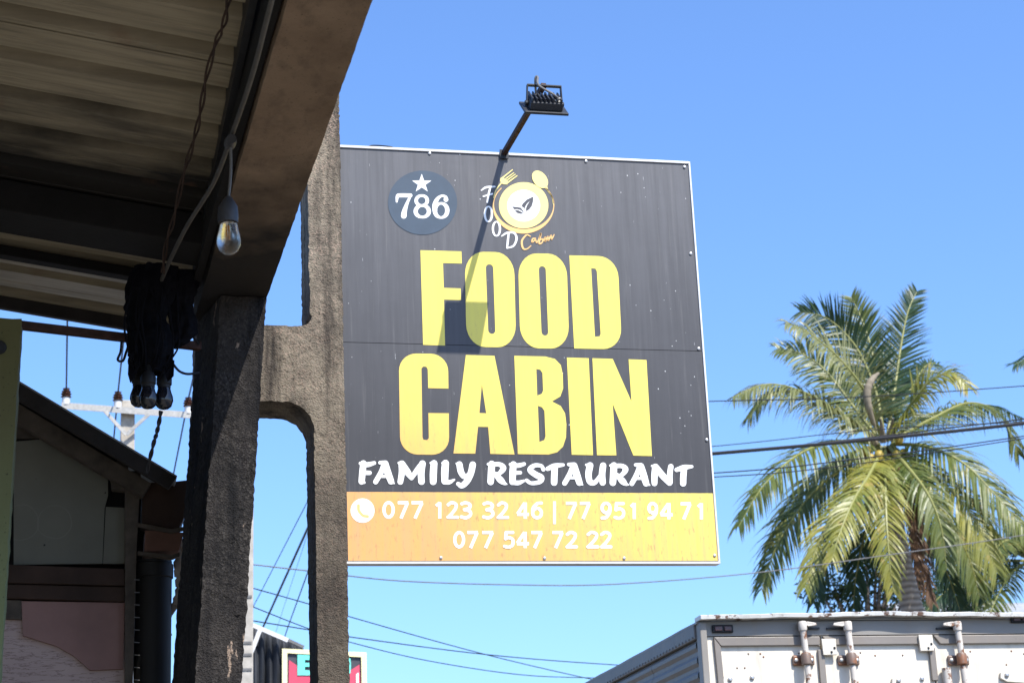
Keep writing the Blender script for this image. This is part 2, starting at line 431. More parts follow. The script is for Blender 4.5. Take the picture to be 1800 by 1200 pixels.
slopebar('cross_beam', 6.62, 6.86, -.12, -.004, 'sooty timber')
slopebar('purlin', 7.30, 7.36, -.045, -.004, 'sooty timber')
slopebar('fascia_board', 7.935, 7.965, -.055, .04, 'fascia timber')
slopebar('purlin', 4.05, 4.11, -.05, -.004, 'sooty timber', x0=-2.6, x1=-1.2)
MB().hexa([(beam_x(y)[0] + d, y, 4.035) for y, d in ((2.0, -.035), (2.0, -.006), (7.0, -.006), (7.0, -.035))], [(beam_x(y)[0] + d, y, 4.30) for y, d in ((2.0, -.035), (2.0, -.006), (7.0, -.006), (7.0, -.035))]).build('dark_edge_strip', 'sooty timber', porch)  # dark strip added over the beam's left face to darken it
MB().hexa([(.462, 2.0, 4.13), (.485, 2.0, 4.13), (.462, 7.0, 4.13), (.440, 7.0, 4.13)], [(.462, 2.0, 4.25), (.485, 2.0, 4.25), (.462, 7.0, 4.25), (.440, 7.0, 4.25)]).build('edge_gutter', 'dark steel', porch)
wall = thing('shade_wall', (-2.7, 5, 0), 'cream wall out of view added to shade the porch and carry its roof', 'wall')  # unseen wall, added to keep sky light out from under the porch
MB().box((-2.8, 2.0, 0), (-2.62, 7.9, 4.6)).build('wall_panel', 'cream wall', wall)

# beam over the column, running towards the camera
bm_o = thing('concrete_beam', (.6, 6.9, 4.0), 'long brown plastered beam running overhead into the blackened column', 'beam')
mb = MB(); ys = np.linspace(1.6, 7.34, 150); per = []
for y in ys:
    a, b = beam_x(y); ring = []
    for k in range(12): ring.append((a + (b - a) * k / 12, 4.006))
    for k in range(10): ring.append((b, 4.006 + .34 * k / 10))
    for k in range(6): ring.append((b + (a - b) * k / 6, 4.346))
    for k in range(10): ring.append((a, 4.346 - .34 * k / 10))
    per.append(ring)
vs = []
for y, ring in zip(ys, per):
    for x, z in ring:
        p = Vector((x, y, z)); vs.append(p + noise.noise_vector(p * 7) * .0016 + noise.noise_vector(p * 40) * .0022)
m = len(per[0]); fs = [(i * m + k, i * m + (k + 1) % m, (i + 1) * m + (k + 1) % m, (i + 1) * m + k) for i in range(len(ys) - 1) for k in range(m)]
fs += [list(range(m)), list(range((len(ys) - 1) * m, len(ys) * m))]
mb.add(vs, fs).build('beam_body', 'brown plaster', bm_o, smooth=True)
MB().box((.50, 7.335, 4.03), (.70, 8.05, 4.5)).build('sun_blocker', 'brown plaster', bm_o)  # hidden extension added to keep direct sun off the house

# inclined column under the beam
colm = thing('concrete_column', (.40, 7.15, 0), 'blackened rough leaning concrete column under the brown beam', 'column')
def cx_(z): return .612 + (z - 2.547) * .0675, .450 + (z - 2.547) * .0597
top = 4.0
xr1, xl1 = cx_(top); xr0, xl0 = cx_(0)
def cmap(p):
    xr, xl = cx_(p.z); d = (p.y - 7.0) / .34
    return Vector((p.x - (xr - p.x) / (xr - xl) * .066 * d, p.y, p.z))
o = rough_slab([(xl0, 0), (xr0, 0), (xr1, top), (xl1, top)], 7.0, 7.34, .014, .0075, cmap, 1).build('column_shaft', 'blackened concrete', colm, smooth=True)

# ladder column with rounded openings, carries the sign
lad = thing('ladder_column', (1.05, 7.94, 0), 'pebbled concrete ladder column with rounded openings at the left edge of the restaurant sign', 'column')
YL = 7.80
pp = lambda x, y: (lambda v: (v.x, v.z))(at(x, y, y=YL))
def arc(c, r, a0, a1, n=8): return [(c[0] + r * math.cos(R_(a0 + (a1 - a0) * i / n)), c[1] + r * math.sin(R_(a0 + (a1 - a0) * i / n))) for i in range(n + 1)]
xr = 1.113; xi = .985; zt = 5.32; zu, zl = pp(500, 574)[1], pp(500, 705)[1]; xlft = .74
outl = [(xi + .012, 0), (xr + .004, 0), (xr, zt), (xi - .015, zt)]
outl += [(xi - .012, zu + .06)] + arc((xi - .05, zu + .05), .045, 0, -90, 5) + [(.50, zu), (.50, 0), (.63, 0), (.63, zl)]
outl += arc((xi - .125, zl - .125), .125, 90, 0, 9)
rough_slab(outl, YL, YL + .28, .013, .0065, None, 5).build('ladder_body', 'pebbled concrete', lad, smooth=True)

# painted post, rail
post = thing('painted_post', (-.35, 6.6, 0), 'yellow green painted post at the left edge of the picture', 'post')
a, b = at(38, 560, y=6.6), at(8, 1060, y=6.6)
k = (b.x - a.x) / (b.z - a.z)
rough_slab([(a.x - a.z * k - .17, 0), (a.x - a.z * k, 0), (a.x, a.z), (a.x - .17, a.z)], 6.6, 6.78, .03, .005, None, 9).build('post_shaft', 'green painted post', post, smooth=True)
v = at(-2, 610, y=6.592); MB().lathe((v.x, v.y + .008, v.z), [(.022, 0), (.026, .006), (.02, .016)], (0, -1, 0)).build('bolt_knob', 'black rubber', post, True)
rail = tag(MB().beam(at(30, 571, y=6.9), at(353, 609, y=7.05), .03, .03).build('steel_rail', 'rusty brown steel', bevel=.003), 'thin dark steel rail spanning from the painted post to the column', 'rail')

# ================================================================== RESTAURANT SIGN
YS = 7.82
SB = at(611, 988, y=YS); SB = Vector((SB.x, YS, SB.z))
sign = thing('restaurant_sign', SB, 'large black restaurant sign board with big yellow letters fixed to the ladder column', 'sign')
tl = at(598, 258, y=YS); br = at(1264, 988, y=YS)
X0, X1, Z0, Z1 = 1.098, br.x, SB.z, tl.z
zs = (at(598, 605, y=YS).z + at(1230, 613, y=YS).z) / 2
MB().box((X0 + .004, YS, zs + .0012), (X1 - .006, YS + .008, Z1 - .006)).build('upper_panel', 'faded black print with glare', sign)
MB().box((X0 + .004, YS, Z0 + .006), (X1 - .006, YS + .008, zs - .0012)).build('lower_panel', 'faded black print with glare', sign)
fr = MB(); d0, d1 = YS - .006, YS + .045
fr.box((X0, d0, Z1 - .005), (X1, d1, Z1 + .007)); fr.box((X0, d0, Z0 - .007), (X1, d1, Z0 + .003)); fr.box((X1 - .004, d0 + .001, Z0 - .006), (X1 + .005, d1 - .001, Z1 + .006)); 
fr.build('edge_trim', 'white aluminium', sign, bevel=.002)
rf = MB()
for x in (X0 + .03, (X0 + X1) / 2, X1 - .04): rf.beam((x, YS + .03, Z0 + .01), (x, YS + .03, Z1 - .01), .025, .025)
for z in (Z0 + .03, zs, Z1 - .03): rf.beam((X0 + .01, YS + .0305, z), (X1 - .01, YS + .0305, z), .026, .026)
rf.build('backing_frame', 'dark steel', sign)
MB().box((X0 + .01, YS + .046, Z0 + .008), (X1 - .01, YS + .049, Z1 - .008)).build('back_sheet', 'galvanised steel', sign)
for sx, sy in ((755, 270), (1030, 284), (1203, 294), (1214, 446), (1228, 613), (1242, 773), (1256, 976), (775, 980), (957, 981), (1097, 981)):
    p = at(sx, sy, y=YS); MB().lathe((p.x, YS, p.z), [(.007, 0), (.0065, .004), (.003, .0055)], (0, -1, 0), 12).build('screw', 'screw steel', sign, True)

LAYER = [0.0]
def P(px, py, lift):
    p = at(px, py, y=YS); return Vector((p.x, YS - lift, p.z))
def lift(): LAYER[0] += .00005; return .0008 + LAYER[0]
def poly_part(name, mat, polys, par=None, tf=lambda x, y: (x, y), holes=()):
    """flat print piece with holes: outline points in photo pixels"""
    loops = [polys] + list(holes); L = lift(); flat = []; edges = []
    for lp in loops:
        k = len(flat); q = [tf(*p) for p in lp]; flat += q; edges += [(k + i, k + (i + 1) % len(q)) for i in range(len(q))]
    r = geometry.delaunay_2d_cdt([Vector(p) for p in flat], edges, [], 3 if holes else 1, 1e-5) if holes else None
    mb = MB()
    if holes:
        n_ = len(polys); out = np.array(flat[:n_]); hs = [np.array([tf(*p) for p in h]) for h in holes]
        def inside(c, A):
            res = False
            for i in range(len(A)):
                (xa, ya), (xb, yb) = A[i], A[(i + 1) % len(A)]
                if (ya > c[1]) != (yb > c[1]) and c[0] < (xb - xa) * (c[1] - ya) / (yb - ya) + xa: res = not res
            return res
        r = geometry.delaunay_2d_cdt([Vector(p) for p in flat], edges, [], 0, 1e-5)
        fs = []
        for f in r[2]:
            c = sum((r[0][i] for i in f), Vector((0, 0))) / len(f)
            if inside(c, out) and not any(inside(c, h) for h in hs): fs.append(f)
        mb.add([P(p.x, p.y, L) for p in r[0]], fs)
    else:
        q = [Vector(p) for p in flat]; tr = geometry.tessellate_polygon([[Vector((p.x, p.y, 0)) for p in q]])
        mb.add([P(p.x, p.y, L) for p in q], tr)
    return mb.build(name, mat, par or sign)
def ribbon(mb, pts, tf, n=7, caps=True):
    """brush stroke: (x, y, width) points"""
    s = spline(pts, n) if len(pts) > 2 else [np.array(p, float) * (1 - t) + np.array(pts[1], float) * t for p in pts[:1] for t in (0, .5, 1)]
    L = lift(); l, r = [], []
    for i, q in enumerate(s):
        t = s[min(i + 1, len(s) - 1)][:2] - s[max(i - 1, 0)][:2]; t = t / (np.linalg.norm(t) + 1e-9); nn = np.array([-t[1], t[0]]); h = q[2] / 2
        l.append(q[:2] + nn * h); r.append(q[:2] - nn * h)
    m = len(l); V = [P(*tf(*p), L) for p in l + r]; mb.add(V, [(i, i + 1, m + i + 1, m + i) for i in range(m - 1)])
    if caps:
        for e in (s[0], s[-1]):
            L2 = lift(); mb.add([P(*tf(e[0] + e[2] / 2 * math.cos(a), e[1] + e[2] / 2 * math.sin(a)), L2) for a in [2 * math.pi * k / 14 for k in range(14)]], [list(range(14))])
def strokes(name, mat, lst, tf, caps=True, par=None):
    if LAYER[0] > .0016: LAYER[0] = .0009
    mb = MB()
    for s in lst: ribbon(mb, s, tf, caps=caps)
    return mb.build(name, mat, par or sign)
def ell(cx, cy, rx, ry, n=40, a0=0, a1=360, rot=0):
    c, s = math.cos(R_(rot)), math.sin(R_(rot)); o = []
    for i in range(n):
        a = R_(a0 + (a1 - a0) * i / n); x, y = rx * math.cos(a), ry * math.sin(a); o.append((cx + x * c - y * s, cy + x * s + y * c))
    return o
def rrect(q, r0, r1=None, n=7):
    """rounded quadrilateral; q = tl, tr, br, bl; radii along x and y"""
    r1 = r1 or r0; q = [np.array(p, float) for p in q]; out = []
    for i in range(4):
        p, a, b = q[i], q[i - 1], q[(i + 1) % 4]
        ra, rb = (r1, r0) if i in (0, 2) else (r0, r1)
        u = (a - p) / np.linalg.norm(a - p) * ra; v = (b - p) / np.linalg.norm(b - p) * rb
        for k in range(n + 1):
            t = k / n * math.pi / 2; out.append(tuple(p + u * (1 - math.sin(t)) + v * (1 - math.cos(t))))
    return out
z5 = lambda x, y: (590 + x / 3, 240 + y / 3)
z6 = lambda x, y: (900 + x / 3, 240 + y / 3)
z7 = lambda x, y: (590 + x * .38333, 600 + y * .38333)
za = lambda x, y: (660 + x * .18889, 280 + y * .18889)
z3 = lambda x, y: (600 + x * .18889, 790 + y * .18889)
z4 = lambda x, y: (930 + x * .18889, 790 + y * .18889)
# orange band
poly_part('contact_band', 'yellow print', [(609.5, 864), (1253, 866.5), (1262, 985), (612, 985)])
YP = 'yellow print'
LAYER[0] = .0002
poly_part('letter', YP, [(447, 600), (663, 606), (665, 670), (566, 667), (570, 798), (659, 801), (661, 862), (571, 860), (577, 1102), (461, 1098)], tf=z5)
poly_part('letter', YP, rrect([(680, 607), (940, 611), (952, 1112), (690, 1108)], 98, 118), tf=z5, holes=[rrect([(791, 674), (830, 675), (842, 1041), (805, 1040)], 18, 20)])
poly_part('letter', YP, rrect([(961, 616), (1217, 619), (1232, 1119), (974, 1115)], 98, 118), tf=z5, holes=[rrect([(1070, 684), (1107, 685), (1121, 1050), (1086, 1049)], 18, 20)])
D = rrect([(302, 627), (556, 633), (580, 1122), (328, 1117)], 100, 110)
poly_part('letter', YP, [(302, 627)] + D[8:24] + [(328, 1117)], tf=z6, holes=[[(417, 695), (440, 697), (447, 712), (467, 1040), (462, 1053), (437, 1056)]])
C = rrect([(289, 55), (515, 57), (521, 520), (296, 517)], 80, 80)
C2 = C[:16] + [(517, 216), (424, 214), (422, 128), (416, 117), (402, 115), (393, 124)] + [(398, 440), (402, 450), (418, 452), (427, 443), (425, 328), (519, 329)] + C[16:]
poly_part('letter', YP, C2, tf=z7)
poly_part('letter', YP, [(597, 62), (728, 66), (820, 518), (709, 515), (699, 392), (653, 391), (640, 514), (540, 513)], tf=z7, holes=[[(670, 198), (690, 329), (659, 328)]])
B = [(819, 66), (960, 69), (1005, 80), (1032, 108), (1041, 150), (1043, 215), (1030, 252), (992, 275), (1032, 296), (1052, 330), (1058, 380), (1056, 440), (1042, 482), (1015, 508), (975, 518), (835, 516)]
poly_part('letter', YP, B, tf=z7, holes=[[(920, 126), (938, 130), (948, 145), (951, 225), (945, 240), (924, 248)], [(927, 295), (946, 302), (957, 318), (962, 435), (956, 452), (934, 460)]])
poly_part('letter', YP, [(1060, 74), (1160, 77), (1180, 521), (1082, 519)], tf=z7)
poly_part('letter', YP, [(1177, 77), (1270, 80), (1356, 275), (1343, 82), (1425, 85), (1450, 525), (1365, 523), (1270, 286), (1287, 522), (1198, 521)], tf=z7)
# badge
WP = 'white print'
poly_part('round_badge', 'slate print', ell(438, 405, 322, 298, 56), tf=za)
poly_part('star', WP, [(430 + (94 if i % 2 == 0 else 37) * math.sin(i * math.pi / 5), 228 - (90 if i % 2 == 0 else 35) * math.cos(i * math.pi / 5)) for i in range(10)], tf=za)
loop = lambda cx, cy, rx, ry, ws: [(cx + rx * math.cos(R_(a)), cy + ry * math.sin(R_(a)), ws(a)) for a in range(0, 361, 24)]
strokes('numeral', WP, [[(197, 395, 18), (203, 350, 30), (222, 338, 36), (325, 338, 36)], [(326, 340, 20), (290, 420, 30), (268, 490, 46), (263, 528, 52)]], za)
strokes('numeral', WP, [loop(430, 386, 52, 46, lambda a: 22 + 10 * abs(math.cos(R_(a)))), loop(435, 486, 62, 54, lambda a: 22 + 16 * abs(math.cos(R_(a))))], za)
strokes('numeral', WP, [loop(610, 478, 58, 66, lambda a: 20 + 20 * abs(math.cos(R_(a)))), [(655, 377, 44), (650, 352, 28), (615, 343, 22), (575, 372, 34), (552, 425, 44), (552, 480, 44)]], za)
# plate emblem
GP, OP = 'pale gold print', 'orange print'
strokes('emblem_ring', OP, [[(1378 + 281 * math.cos(R_(a)), 428 + (238 + 6 * math.sin(R_(a))) * math.sin(R_(a)), 9 + 34 * max(0, math.sin(R_(a - 8))) ** 1.3) for a in range(222, -46, -12)]], za)
poly_part('emblem_plate', GP, ell(1378, 430, 230, 215, 56), tf=za)
poly_part('emblem_dish', WP, ell(1378, 433, 153, 147, 48), tf=za)
CP = 'charcoal print'
poly_part('emblem_leaf', CP, [(1468, 348), (1405, 378), (1368, 415), (1358, 440), (1378, 452), (1382, 478), (1392, 445), (1412, 412), (1435, 392), (1412, 425), (1400, 455), (1398, 487), (1430, 470), (1455, 435), (1466, 395)], tf=za)
poly_part('emblem_leaf', CP, [(1268, 441), (1320, 446), (1352, 452), (1372, 478), (1384, 505), (1350, 475), (1318, 466), (1290, 468)], tf=za)
poly_part('emblem_leaf', CP, [(1293, 473), (1330, 477), (1355, 490), (1380, 508), (1345, 510), (1315, 500)], tf=za)
poly_part('emblem_fork', GP, [(1162, 178), (1185, 168), (1240, 215), (1226, 236), (1196, 236), (1172, 228), (1160, 205)], tf=za)
strokes('fork_tine', GP, [[(1172, 182, 15), (1274, 100, 9)], [(1192, 196, 12), (1286, 128, 8)], [(1208, 208, 12), (1300, 142, 8)], [(1226, 222, 15), (1316, 156, 9)], [(1168, 225, 12), (1120, 290, 10), (1100, 360, 10)]], za)
poly_part('emblem_spoon', GP, ell(1530, 190, 92, 62, 36, rot=52), tf=za)
strokes('spoon_stem', GP, [[(1585, 258, 26), (1605, 295, 10), (1640, 345, 9), (1657, 420, 10)]], za)
strokes('script_letter', WP, [[(985, 290, 12), (1030, 263, 20), (1110, 256, 14)], [(1068, 262, 16), (1052, 330, 20), (1040, 402, 16)], [(1003, 347, 14), (1086, 324, 16)]], za)
strokes('script_letter', WP, [loop(1050, 512, 33, 70, lambda a: 13 + 7 * abs(math.cos(R_(a))))], za)
strokes('script_letter', WP, [loop(1125, 648, 33, 66, lambda a: 13 + 7 * abs(math.cos(R_(a))))], za)
strokes('script_letter', WP, [[(1240, 682, 16), (1232, 750, 20), (1224, 826, 16)], [(1174, 716, 12), (1225, 686, 20), (1290, 688, 18), (1312, 740, 20), (1284, 806, 18), (1224, 828, 14)]], za)
strokes('script_word', OP, [[(1440, 718, 10), (1405, 706, 14), (1362, 760, 18), (1372, 828, 18), (1408, 836, 12), (1446, 806, 8)],
    [(1488, 738, 12), (1462, 742, 14), (1458, 772, 14), (1488, 752, 12), (1500, 778, 12), (1520, 740, 10), (1540, 690, 14), (1522, 784, 14), (1552, 772, 12), (1552, 742, 12), (1534, 752, 10)],
    [(1556, 766, 8), (1580, 726, 13), (1578, 768, 13), (1604, 716, 9), (1606, 758, 13), (1634, 708, 12), (1638, 746, 13), (1662, 702, 8)]], za)
# brush lettering
FR1 = [
 [[(205, 128, 58), (196, 210, 60), (188, 296, 58)], [(178, 128, 34), (240, 140, 46), (306, 124, 34)], [(210, 214, 42), (262, 216, 40)], [(192, 302, 36), (212, 306, 26)]],
 [[(398, 128, 44), (372, 205, 48), (318, 300, 46)], [(408, 130, 58), (432, 215, 64), (462, 296, 58)], [(362, 250, 26), (440, 250, 26)], [(360, 122, 34), (410, 124, 46)], [(466, 300, 42), (490, 314, 14)]],
 [[(556, 128, 50), (562, 210, 56), (548, 300, 52)], [(566, 134, 58), (612, 205, 62), (652, 262, 44)], [(655, 258, 40), (705, 190, 50), (755, 128, 54)], [(754, 130, 60), (742, 215, 62), (745, 298, 60)], [(535, 125, 26), (565, 125, 46)]],
 [[(862, 128, 62), (856, 210, 66), (854, 298, 62)], [(832, 124, 24), (870, 124, 44)]],
 [[(968, 128, 66), (962, 210, 68), (962, 294, 62)], [(962, 300, 46), (1005, 302, 40), (1050, 280, 18)], [(940, 126, 22), (975, 126, 46)]],
 [[(1098, 138, 58), (1112, 205, 58), (1140, 248, 50), (1172, 240, 40)], [(1222, 140, 60), (1205, 215, 60), (1170, 290, 58), (1122, 334, 52), (1085, 318, 36)], [(1072, 130, 20), (1100, 132, 46)]],
 [[(1398, 134, 62), (1394, 215, 64), (1388, 300, 60)], [(1390, 140, 42), (1470, 138, 42), (1506, 172, 56), (1470, 220, 38), (1412, 236, 30)], [(1430, 225, 40), (1478, 280, 60), (1515, 312, 36), (1540, 322, 10)], [(1364, 136, 24), (1400, 134, 46)]],
 [[(1600, 138, 60), (1594, 215, 62), (1592, 300, 58)], [(1572, 138, 30), (1640, 148, 42), (1700, 134, 34)], [(1610, 216, 38), (1664, 214, 34)], [(1600, 306, 44), (1650, 308, 42), (1698, 290, 24)]]]
FR2 = [
 [[(132, 186, 36), (112, 152, 34), (50, 148, 40), (8, 188, 52), (60, 232, 56), (112, 262, 58), (96, 300, 42), (20, 312, 34), (-24, 286, 34)]],
 [[(172, 178, 40), (235, 152, 48), (316, 142, 30)], [(238, 160, 58), (234, 235, 60), (232, 306, 60)]],
 [[(408, 146, 44), (380, 222, 48), (330, 312, 46)], [(418, 148, 58), (442, 230, 64), (468, 308, 58)], [(372, 262, 26), (450, 262, 26)], [(368, 138, 32), (418, 142, 46)], [(472, 312, 40), (496, 326, 14)]],
 [[(566, 148, 62), (552, 230, 60), (566, 298, 54), (612, 304, 44), (660, 240, 28)], [(688, 148, 58), (678, 230, 60), (684, 306, 58)], [(530, 142, 22), (570, 144, 46)]],
 [[(788, 148, 62), (784, 230, 64), (778, 308, 60)], [(780, 154, 42), (860, 152, 42), (896, 184, 54), (862, 234, 38), (804, 248, 30)], [(820, 238, 40), (868, 292, 60), (900, 320, 36), (925, 328, 10)], [(755, 148, 24), (790, 148, 46)]],
 [[(1030, 152, 44), (1002, 228, 48), (955, 316, 44)], [(1040, 154, 58), (1064, 235, 64), (1088, 314, 58)], [(994, 268, 26), (1072, 268, 26)], [(990, 142, 32), (1040, 148, 46)], [(1094, 318, 40), (1120, 330, 14)]],
 [[(1172, 160, 56), (1166, 240, 58), (1166, 312, 54)], [(1176, 160, 58), (1240, 240, 60), (1306, 310, 52)], [(1318, 158, 50), (1308, 230, 52), (1308, 306, 54)], [(1142, 152, 20), (1176, 154, 44)]],
 [[(1372, 188, 40), (1440, 166, 48), (1514, 158, 28)], [(1442, 172, 56), (1434, 245, 58), (1432, 314, 58)]]]
for g in FR1: strokes('brush_letter', WP, g, z3)
for g in FR2: strokes('brush_letter', WP, g, z4)
# telephone numbers
DG = {'0': [[(.5 + .36 * math.cos(R_(a)), .5 + .41 * math.sin(R_(a))) for a in range(0, 361, 20)]],
 '1': [[(.62, .06), (.62, .98)], [(.62, .09), (.28, .27)]],
 '2': [[(.14, .2), (.42, .08), (.78, .16), (.80, .36), (.55, .62), (.16, .90)], [(.12, .91), (.92, .91)]],
 '3': [[(.14, .14), (.45, .08), (.80, .18), (.76, .38), (.36, .47)], [(.36, .48), (.80, .56), (.84, .78), (.5, .93), (.10, .88)]],
 '4': [[(.70, .05), (.70, .98)], [(.66, .08), (.10, .70)], [(.08, .73), (.98, .73)]],
 '5': [[(.84, .09), (.24, .09)], [(.25, .09), (.20, .45)], [(.20, .45), (.52, .38), (.84, .52), (.82, .80), (.48, .93), (.12, .88)]],
 '6': [[(.84, .08), (.5, .12), (.2, .36), (.14, .66)], [(.5 + .35 * math.cos(R_(a)), .65 + .27 * math.sin(R_(a))) for a in range(0, 361, 24)]],
 '7': [[(.06, .09), (.92, .09)], [(.86, .10), (.32, .98)]],
 '9': [[(.16, .93), (.5, .89), (.8, .64), (.86, .34)], [(.5 + .35 * math.cos(R_(a)), .35 + .27 * math.sin(R_(a))) for a in range(0, 361, 24)]],
 '|': [[(.5, -.02), (.5, 1.28)]]}
def number(chs, row):
    for ch, x0, x1 in chs:
        y0, y1 = row(x0); wd = 14.5 if ch != '|' else 13
        strokes('numeral', 'phone white print', [[(x0 + a * (x1 - x0), y0 + b * (y1 - y0), wd) for a, b in s] for s in DG[ch]], z7, caps=ch in '0689325')
number([('0', 213, 272), ('7', 281, 337), ('7', 344, 404), ('1', 446, 496), ('2', 508, 562), ('3', 570, 626), ('3', 672, 728), ('2', 738, 792), ('4', 828, 887), ('6', 894, 952), ('|', 990, 1016), ('7', 1052, 1108), ('7', 1116, 1170), ('9', 1213, 1265), ('5', 1274, 1327), ('1', 1340, 1386), ('9', 1428, 1478), ('4', 1485, 1546), ('7', 1578, 1632), ('1', 1648, 1694)], lambda x: (731 + (x - 215) * .004, 812 + (x - 215) * .003))
number([('0', 538, 594), ('7', 600, 656), ('7', 668, 726), ('5', 768, 820), ('4', 826, 887), ('7', 893, 951), ('7', 990, 1046), ('2', 1054, 1108), ('2', 1149, 1206), ('2', 1212, 1266)], lambda x: (868, 948))
poly_part('phone_badge', 'phone white print', ell(123, 775, 55, 56, 40), tf=z7)
strokes('handset', OP, [[(104, 752, 14), (106, 775, 13), (124, 797, 13), (146, 802, 14)]], z7)

# ------------------------------------------------------------------ floodlight on its arm
LA = .56
ab = at(886, 268, y=YS - .008); tip = at(956, 150, y=YS - LA - .02)
fl = thing('floodlight', ab, 'small black floodlight on a thin brown arm above the restaurant sign', 'lamp')
MB().beam(Vector((ab.x, ab.y, ab.z - .004)), tip, .021, .021).build('arm', 'rusty brown steel', fl)
MB().box((ab.x - .02, YS - .012, ab.z - .03), (ab.x + .02, YS - .007, ab.z + .012)).build('arm_foot', 'dark steel', fl)
fc = at(956, 189, y=YS - LA)
ux = Vector((1, 0, 0)); nb = Vector((0, -math.cos(R_(48)), math.sin(R_(48)))); uy = ux.cross(nb) * -1     # uy: up along the housing
def FL(a, b, c): return fc + ux * a + uy * b + nb * c
def fbox(mb, a0, a1, b0, b1, c0, c1): return mb.hexa([FL(a0, b0, c0), FL(a1, b0, c0), FL(a1, b1, c0), FL(a0, b1, c0)], [FL(a0, b0, c1), FL(a1, b0, c1), FL(a1, b1, c1), FL(a0, b1, c1)])
fbox(MB(), -.094, .094, -.068, .068, -.012, .0).build('face_frame', 'lamp black', fl, bevel=.003)
fbox(MB(), -.082, .082, -.056, .056, -.0145, -.0125).build('glass', 'dusty dark bulb', fl)
hs = fbox(MB(), -.07, .07, -.052, .052, .001, .036).build('housing', 'lamp black', fl, bevel=.004)
for k in range(8):
    q = -.062 + k * .0177; fbox(MB(), q - .003, q + .003, -.05, .05, .037, .052).build('fin', 'lamp black', hs)
bt = tip + Vector((0, 0, -.004)); br_ = MB()
for s in (-1, 1):
    br_.beam(FL(s * .076, 0, .016), bt + ux * s * .072, .004, .02, side=(0, 1, 0))
br_.beam(bt - ux * .074, bt + ux * .074, .02, .005); br_.build('bracket', 'dark steel', fl)
for s in (-1, 1): MB().lathe(FL(s * .071, 0, .016), [(.011, 0), (.011, .012), (.006, .014)], ux * s, 12).build('bracket_bolt', 'dark steel', fl)
MB().lathe(FL(.05, -.03, .03), [(.014, 0), (.014, .012), (.009, .014), (.009, .024)], nb, 14).build('cable_gland', 'galvanised steel', fl, True)
e = FL(.05, -.03, .052)
MB().tube([Vector(p) for p in spline([e, e + Vector((-.03, -.02, .01)), e + Vector((-.085, -.01, .05)), bt + Vector((-.028, -.01, .035)), bt + Vector((-.036, .0, .028)), bt + Vector((-.032, .02, -.05)), FL(-.04, .04, .03)], 8)], .0048, 8).build('cable', 'grey lead', fl, True)
# loose cable on the sign's top edge
tag(MB().tube([Vector(p) for p in spline([at(640, 262, y=YS + .02), at(655, 256, y=YS + .02), at(685, 258, y=YS + .03), at(700, 262, y=YS + .02), at(760, 265, y=YS + .02)], 8)], .003, 6).build('loose_cable', 'black rubber'), 'thin black loose cable lying along the top edge of the sign', 'cable')

# ================================================================== UNDER THE PORCH: cables and bulbs
p0 = at(478, 0, z=3.97); p1 = at(444, 130, z=3.98); p2 = at(408, 236, z=4.0)
cond = tag(MB().tube([Vector(p) for p in spline([p0 + (p0 - p1) * 2, p0, p1, p2, at(376, 320, z=4.01), at(330, 395, z=4.02), at(300, 455, z=4.02), at(284, 492, z=4.0)], 10)], .0075, 10).build('conduit', 'conduit grey', smooth=True), 'grey conduit running along the inner side of the beam', 'conduit')
hb = thing('hanging_bulb', p2, 'clear filament bulb hanging alone from the conduit beside the brown beam', 'bulb')
yb = p2.y
MB().lathe(at(405, 250, y=yb), [(.018, -.02), (.019, 0), (.015, .03)], (p1 - p2).normalized(), 14).build('clip', 'grey bulb holder', hb, True)
q0 = at(405, 250, y=yb); q1 = at(402, 346, y=yb)
MB().tube([Vector(p) for p in spline([q0, q0.lerp(q1, .5) + Vector((.004, 0, 0)), q1], 6)], .0045, 8).build('cord', 'grey lead', hb, True)
q2 = at(401, 392, y=yb); hh = q1.z - q2.z
MB().lathe(q2, [(.030, 0), (.031, hh * .25), (.029, hh * .6), (.018, hh * .85), (.009, hh)], seg=24).build('holder', 'grey bulb holder', hb, True)
q3 = at(404, 447, y=yb); gh = q2.z - q3.z; rb = .036
gp = [(.002, 0), (rb * .45, gh * .03), (rb * .78, gh * .13), (rb * .97, gh * .30), (rb, gh * .42), (rb * .94, gh * .58), (rb * .82, gh * .75), (rb * .72, gh * .95)]
gb = MB().lathe((q2.x + .002, q2.y, q3.z), gp, seg=28).lathe((q2.x + .002, q2.y, q3.z + .0015), [(max(r - .0015, .001), h * .985) for r, h in gp], seg=28).build('glass_globe', 'bulb glass', hb, True)
for s in (-1, 1): MB().tube([(q2.x + s * .003, q2.y - .004, q3.z + gh * .42), (q2.x + s * .002, q2.y - .002, q3.z + gh * .85)], .0016, 6).build('filament', 'filament', hb)
tw = [at(402, 0, z=4.13), at(393, 45, z=4.13), at(380, 75, z=4.12), at(362, 140, z=4.12), at(352, 200, z=4.11), at(340, 250, z=4.11), at(322, 310, z=4.09), at(305, 385, z=4.06), at(292, 430, z=4.05), at(286, 480, z=4.0)]
s_ = [Vector(p) for p in spline([tw[0] * 2 - tw[1]] + tw, 10)]
mb = MB()
for ph in (0, math.pi): mb.tube([p + Vector((math.cos(i * .34 + ph), .5 * math.sin(i * .34 + ph), math.sin(i * .34 + ph))) * .0055 for i, p in enumerate(s_)], .0036, 6)
tag(mb.build('twisted_cable', 'brown timber', smooth=True), 'dark twisted pair of wires hanging below the ribbed porch roof', 'cable')

